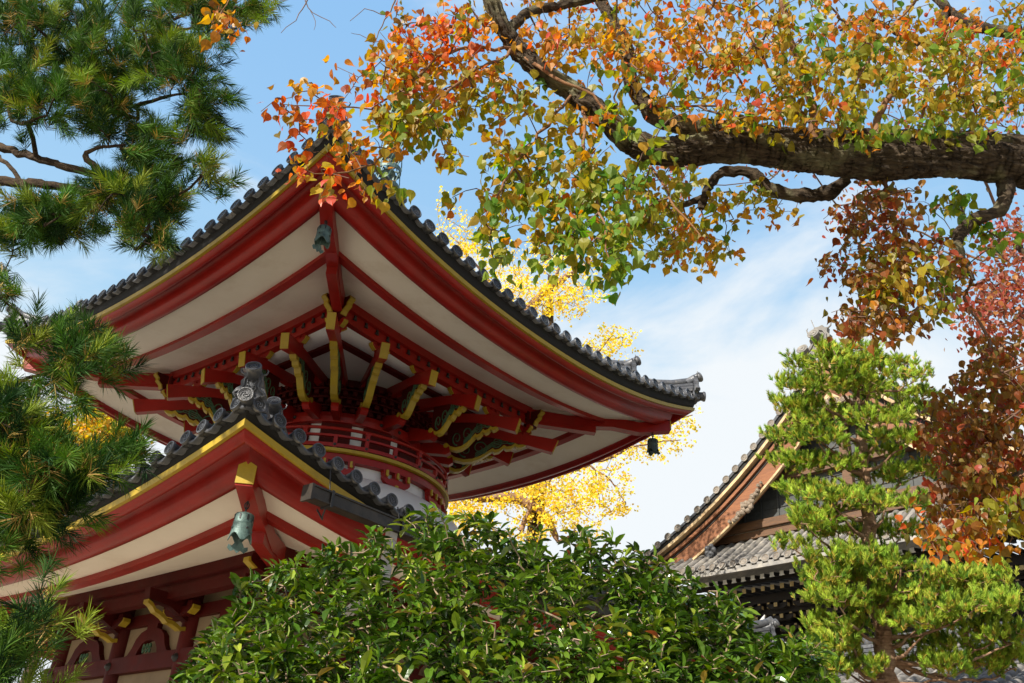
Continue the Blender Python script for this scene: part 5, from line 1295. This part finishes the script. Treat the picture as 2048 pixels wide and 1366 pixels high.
wood_mesh('twigs', N_ - GO, par, rad, nroot, M['pinebark'], gp, 4)
P_, Dr = pine_shoots(N_, par, tips, nroot, r_, 5, 1.3, .15)
needles('crown', P_, Dr, 50, .085, .11, .0075, [(.29, .40, .04), (.20, .31, .03), (.38, .47, .055), (.09, .17, .022)], (4, 3, 2, 2), gp, GO, r_, (.15, .95), .3, ((.50, .34, .06), .5))
print('garden shoots', len(P_))

# ================================================================== EVERGREEN SHRUB, bottom centre
sh = empty('evergreen_shrub', (.3, 4.4, 0)); SO = np.array([.3, 4.4, 0]); tag(sh, 'dense glossy green broadleaf shrub before the pagoda, with two yellow leaves hanging near its top', 'shrub')
TOP = [(340, 1380), (380, 1310), (420, 1245), (480, 1200), (540, 1160), (600, 1135), (680, 1105), (750, 1075), (800, 1050), (850, 1042), (900, 1052), (960, 1052), (1020, 1075), (1100, 1085), (1180, 1082), (1240, 1100), (1290, 1125), (1340, 1150), (1400, 1180), (1450, 1200), (1500, 1225), (1540, 1290), (1580, 1275), (1640, 1300), (1690, 1370), (1740, 1420)]
def topy(x):
    return topy0(x) + 16 * mnoise.noise(Vector((x * .012, 3, 0))) + 12 * mnoise.noise(Vector((x * .04, 9, 0)))
def topy0(x):
    for (a, ya), (c, yc) in zip(TOP, TOP[1:]):
        if a <= x <= c: return ya + (yc - ya) * (x - a) / (c - a)
    return 1500
r_ = np.random.default_rng(41); AP = []; FR = []
while len(AP) < 1750:
    x = r_.uniform(330, 1740); t = topy(x) + 10; y = t + (1520 - t) * r_.uniform(0, 1) ** 1.15
    if y > 1520: continue
    u_ = (y - t) / 380; Yf = 4.75 - 1.05 * min(1, u_) ** .6
    depth = abs(r_.normal(0, .36)); AP.append(np.array(at(x, y, Yf + depth))); FR.append(1)
for _ in range(70):
    x = r_.uniform(430, 1660); AP.append(np.array(at(x, topy(x) - r_.uniform(0, 22), r_.uniform(4.5, 5.2))))
AP = np.array(AP); rt = []
b = MB()
for i in range(26):
    x = r_.uniform(-1.0, 1.5); e_ = V3(x, 4.9 + r_.uniform(-.3, .5), 1.7 + r_.uniform(-.3, .5) - abs(x - .2) * .35); s0 = V3(.3 + (x - .3) * .3, 4.6 + r_.uniform(-.2, .2), 0)
    pp = [s0 + (e_ - s0) * q / 12 + r_.normal(0, .02, 3) for q in range(13)]; b.tube([Vector(p) - Vector(SO) for p in pp], [.035 - .0022 * q for q in range(13)], 7, True, .05, i); rt.append(np.array(pp[4:]))
b.build('stem', M['barkred'], sh)
N_, par, rad, tips, nroot = grow(np.concatenate(rt), AP, .11, .0, 9, .0022, .014, .42)
wood_mesh('twigs', N_ - SO, par, rad, nroot, M['greytwig'], sh, 4)
pos, dirs, sz, cl, rl = [], [], [], [], []
GC = [(.045, .095, .010), (.07, .145, .013), (.15, .24, .02), (.012, .032, .005), (.28, .34, .035)]
for t, ai in tips:
    p = N_[t]; q = N_[par[par[t]]] if par[t] >= nroot else N_[par[t]]; ax = p - q; ax = ax / (np.linalg.norm(ax) + 1e-9) + V3(0, -.25, .9) + r_.normal(0, .3, 3); ax /= np.linalg.norm(ax)
    m = r_.integers(8, 13); X, Y, Z = frames(ax[None], np.zeros(1)); base = pick(GC, (4, 4, 3, 3, 1), 1, r_, .05)[0]; a0 = r_.uniform(0, 6.28)
    for j in range(m):
        a = a0 + j * 2.399; lv = j / m; el_ = .25 + .75 * lv
        d = (X[0] * math.cos(a) + Z[0] * math.sin(a)) * math.cos(el_) + ax * math.sin(el_) + r_.normal(0, .12, 3)
        pos.append(p - ax * (.085 * (1 - lv))); dirs.append(d); s_ = r_.uniform(.048, .110) * (1.05 - .35 * lv); sz.append(s_)
        c = .5 * base + .5 * pick(GC, (4, 4, 3, 3, 1), 1, r_, .08)[0]
        u_ = r_.uniform()
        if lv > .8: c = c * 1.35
        if u_ < .004: c = np.array((.34, .09, .05))
        elif u_ < .022: c = np.array((.45, .30, .06)) * r_.uniform(.4, 1)
        cl.append(c)
for (x, y) in ((822, 1138), (848, 1142)):
    pos.append(np.array(at(x, y, 4.35))); dirs.append(V3(.1 if x > 830 else -.05, -.2, -1)); sz.append(.10); cl.append(np.array((.45, .48, .05)))
pos, dirs, sz, cl = map(np.array, (pos, dirs, sz, cl)); n = len(pos)
# leaf blades face upwards: roll near zero keeps the upper surface up
leaves('crown', LANCE, LANCEF, pos - SO, dirs, r_.normal(0, .35, n), sz, np.clip(cl, 0, 1), M['gloss'], sh, r_.uniform(.1, .5, n), r_.uniform(-.55, -.05, n))
print('shrub leaves', n)

# ================================================================== GINKGO behind the pagoda
gk = empty('ginkgo_tree', (1.0, 25.5, 0)); KO = np.array([1.0, 25.5, 0]); tag(gk, 'bright yellow ginkgo tree rising behind the pagoda', 'tree')
b = MB(); sk_ = []
tk = [(1.0, 25.5, 0), (1.0, 25.6, 4), (1.1, 25.5, 8), (1.2, 25.4, 12), (1.3, 25.5, 16), (1.2, 25.5, 19)]
P = [Vector(tk[i]).lerp(Vector(tk[i + 1]), q / 8) for i in range(len(tk) - 1) for q in range(8)]
b.tube([p - Vector(KO) for p in P], [.38 - .3 * i / len(P) for i in range(len(P))], 14, True, .05, 5); sk_.append(np.array([list(p) for p in P])); b.build('trunk', M['darkbark'], gk)
b = MB()
for pts in ([(1000, 700, 25, 12), (1060, 615, 25, 10), (1105, 572, 25, 8), (1145, 548, 25, 6), (1185, 520, 25, 2)], [(860, 985, 25, 12), (960, 992, 25, 11), (1040, 1000, 25, 10), (1078, 1020, 25, 9), (1105, 1060, 25, 7), (1120, 1085, 25, 4), (1150, 1060, 25, 2)],
            [(1040, 1060, 25, 5), (1080, 985, 25, 4), (1120, 950, 25, 3), (1180, 930, 25, 2)], [(1105, 572, 25, 4), (1120, 530, 25, 3), (1130, 490, 25, 1)], [(1000, 700, 25, 8), (1000, 600, 25, 5), (960, 540, 25, 3), (900, 470, 25, 1)],
            [(1120, 950, 25, 3), (1240, 905, 25, 3), (1330, 850, 25, 2), (1385, 830, 25, 1)], [(1240, 905, 25, 2), (1280, 890, 25, 2), (1360, 880, 25, 1)], [(1160, 720, 25, 3), (1200, 700, 25, 2), (1225, 670, 25, 1)], [(1180, 930, 25, 2), (1215, 960, 25, 1.5), (1250, 1005, 25, 1)]):
    b = MB(); P, Rr = pxpath(pts, .25, .03, rnd.randint(1, 99)); b.tube([Vector(p) - Vector(KO) for p in P], list(Rr), 8, True, .06, 2); sk_.append(P); b.build('branch', M['pinebark'], gk)
REG = [(915, 470, 40, 45, 12, 24, 26, 0), (960, 500, 50, 40, 20, 24, 26, 0), (1010, 560, 60, 40, 22, 24, 26, 0), (1060, 600, 60, 30, 14, 24, 26, 0), (1150, 580, 50, 30, 20, 24, 26, 0), (1110, 620, 60, 25, 14, 24, 26, 0), (1155, 520, 45, 30, 9, 24, 26, 0), (880, 400, 20, 12, 2, 24, 26, 0), (1060, 520, 50, 30, 10, 24, 26, 0),
       (1215, 690, 35, 34, 18, 24.5, 26, 0), (1360, 845, 40, 15, 10, 24.5, 26, 0), (1330, 880, 35, 18, 8, 24.5, 26, 0), (1260, 900, 40, 20, 9, 24, 26, 0), (1200, 945, 50, 40, 18, 24, 26, 0), (1150, 980, 60, 50, 22, 24, 26, 0), (1110, 1020, 60, 50, 19, 24, 26, 0), (1190, 1010, 50, 40, 16, 24, 26, 0), (1240, 990, 20, 30, 6, 24, 26, 0),
       (950, 1020, 60, 35, 24, 24, 26, 0), (1020, 1050, 70, 30, 20, 24, 26, 0), (910, 1010, 30, 20, 10, 24, 26, 0), (1070, 960, 50, 30, 16, 24, 26, 0), (1000, 980, 80, 20, 10, 24, 26, 0), (1000, 800, 150, 120, 60, 25, 28, 0), (700, 700, 200, 150, 60, 25, 28, 0)]
r_ = np.random.default_rng(51); AP, AK = region_pts(REG, r_)
N_, par, rad, tips, nroot = grow(np.concatenate(sk_), AP, .35, .05, 7, .006, .05, .42)
wood_mesh('twigs', N_ - KO, par, rad, nroot, M['greytwig'], gk, 4)
base = []
for t, ai in tips:
    p0 = N_[t]
    for _ in range(3):
        d = r_.normal(0, .22, 3) * V3(1, 1, .8); base.append((p0 + d))
base = np.array(base); k_ = 12; pos = np.repeat(base, k_, 0); n = len(pos); pos = pos + r_.normal(0, .085, (n, 3))
FANL = np.array([(0, 0, 0), (.55, .75, .08), (.2, 1.0, -.03), (-.2, 1.0, .05), (-.55, .75, -.03)]); FANF = np.array([(0, 1, 2), (0, 2, 3), (0, 3, 4)])
leaves('crown', FANL, FANF, pos - KO, r_.normal(0, 1, (n, 3)) + V3(0, 0, -.3), r_.uniform(0, 6.28, n), r_.uniform(.05, .095, n), pick([(.86, .66, .06), (.90, .74, .12), (.76, .52, .04), (.86, .72, .30)], (4, 4, 2, 1), n, r_), M['ginkgo'], gk)
print('ginkgo leaves', n)

# ================================================================== small yellowing tree at left, behind
yt = empty('yellowing_tree', (-9.4, 20, 0)); YO = np.array([-9.4, 20, 0]); tag(yt, 'small tree turning yellow-green in the gap between black pine and pagoda roofs', 'tree')
b = MB(); P = [Vector((-9.4, 20, 0)).lerp(at(200, 980, 20), q / 10) for q in range(10)] + [at(200, 980 - 20 * q, 20) for q in range(6)]
b.tube([p - Vector(YO) for p in P], [.16 - .009 * i for i in range(len(P))], 10, True, .05, 5); b.build('trunk', M['darkbark'], yt)
r_ = np.random.default_rng(61); AP, AK = region_pts([(205, 830, 40, 30, 26, 19, 21, 0), (235, 860, 35, 30, 24, 19, 21, 0), (180, 880, 50, 40, 34, 19, 21, 0), (240, 900, 25, 20, 14, 19, 21, 0), (120, 900, 60, 80, 40, 19, 21, 0), (150, 1000, 80, 60, 30, 19, 21, 0)], r_)
N_, par, rad, tips, nroot = grow(np.array([list(p) for p in P]), AP, .3, .0, 7, .006, .04, .42)
wood_mesh('twigs', N_ - YO, par, rad, nroot, M['darkbark'], yt, 4)
pos = np.repeat(np.array([N_[t] for t, _ in tips]), 50, 0); n = len(pos); pos = pos + r_.normal(0, .16, (n, 3)) * V3(1, 1, .6)
leaves('crown', FANL, FANF, pos - YO, r_.normal(0, 1, (n, 3)) + V3(0, 0, .5), r_.uniform(0, 6.28, n), r_.uniform(.05, .10, n), pick([(.42, .38, .05), (.62, .42, .07), (.66, .38, .06), (.22, .28, .04)], (4, 3, 2, 2), n, r_), M['leaf'], yt)
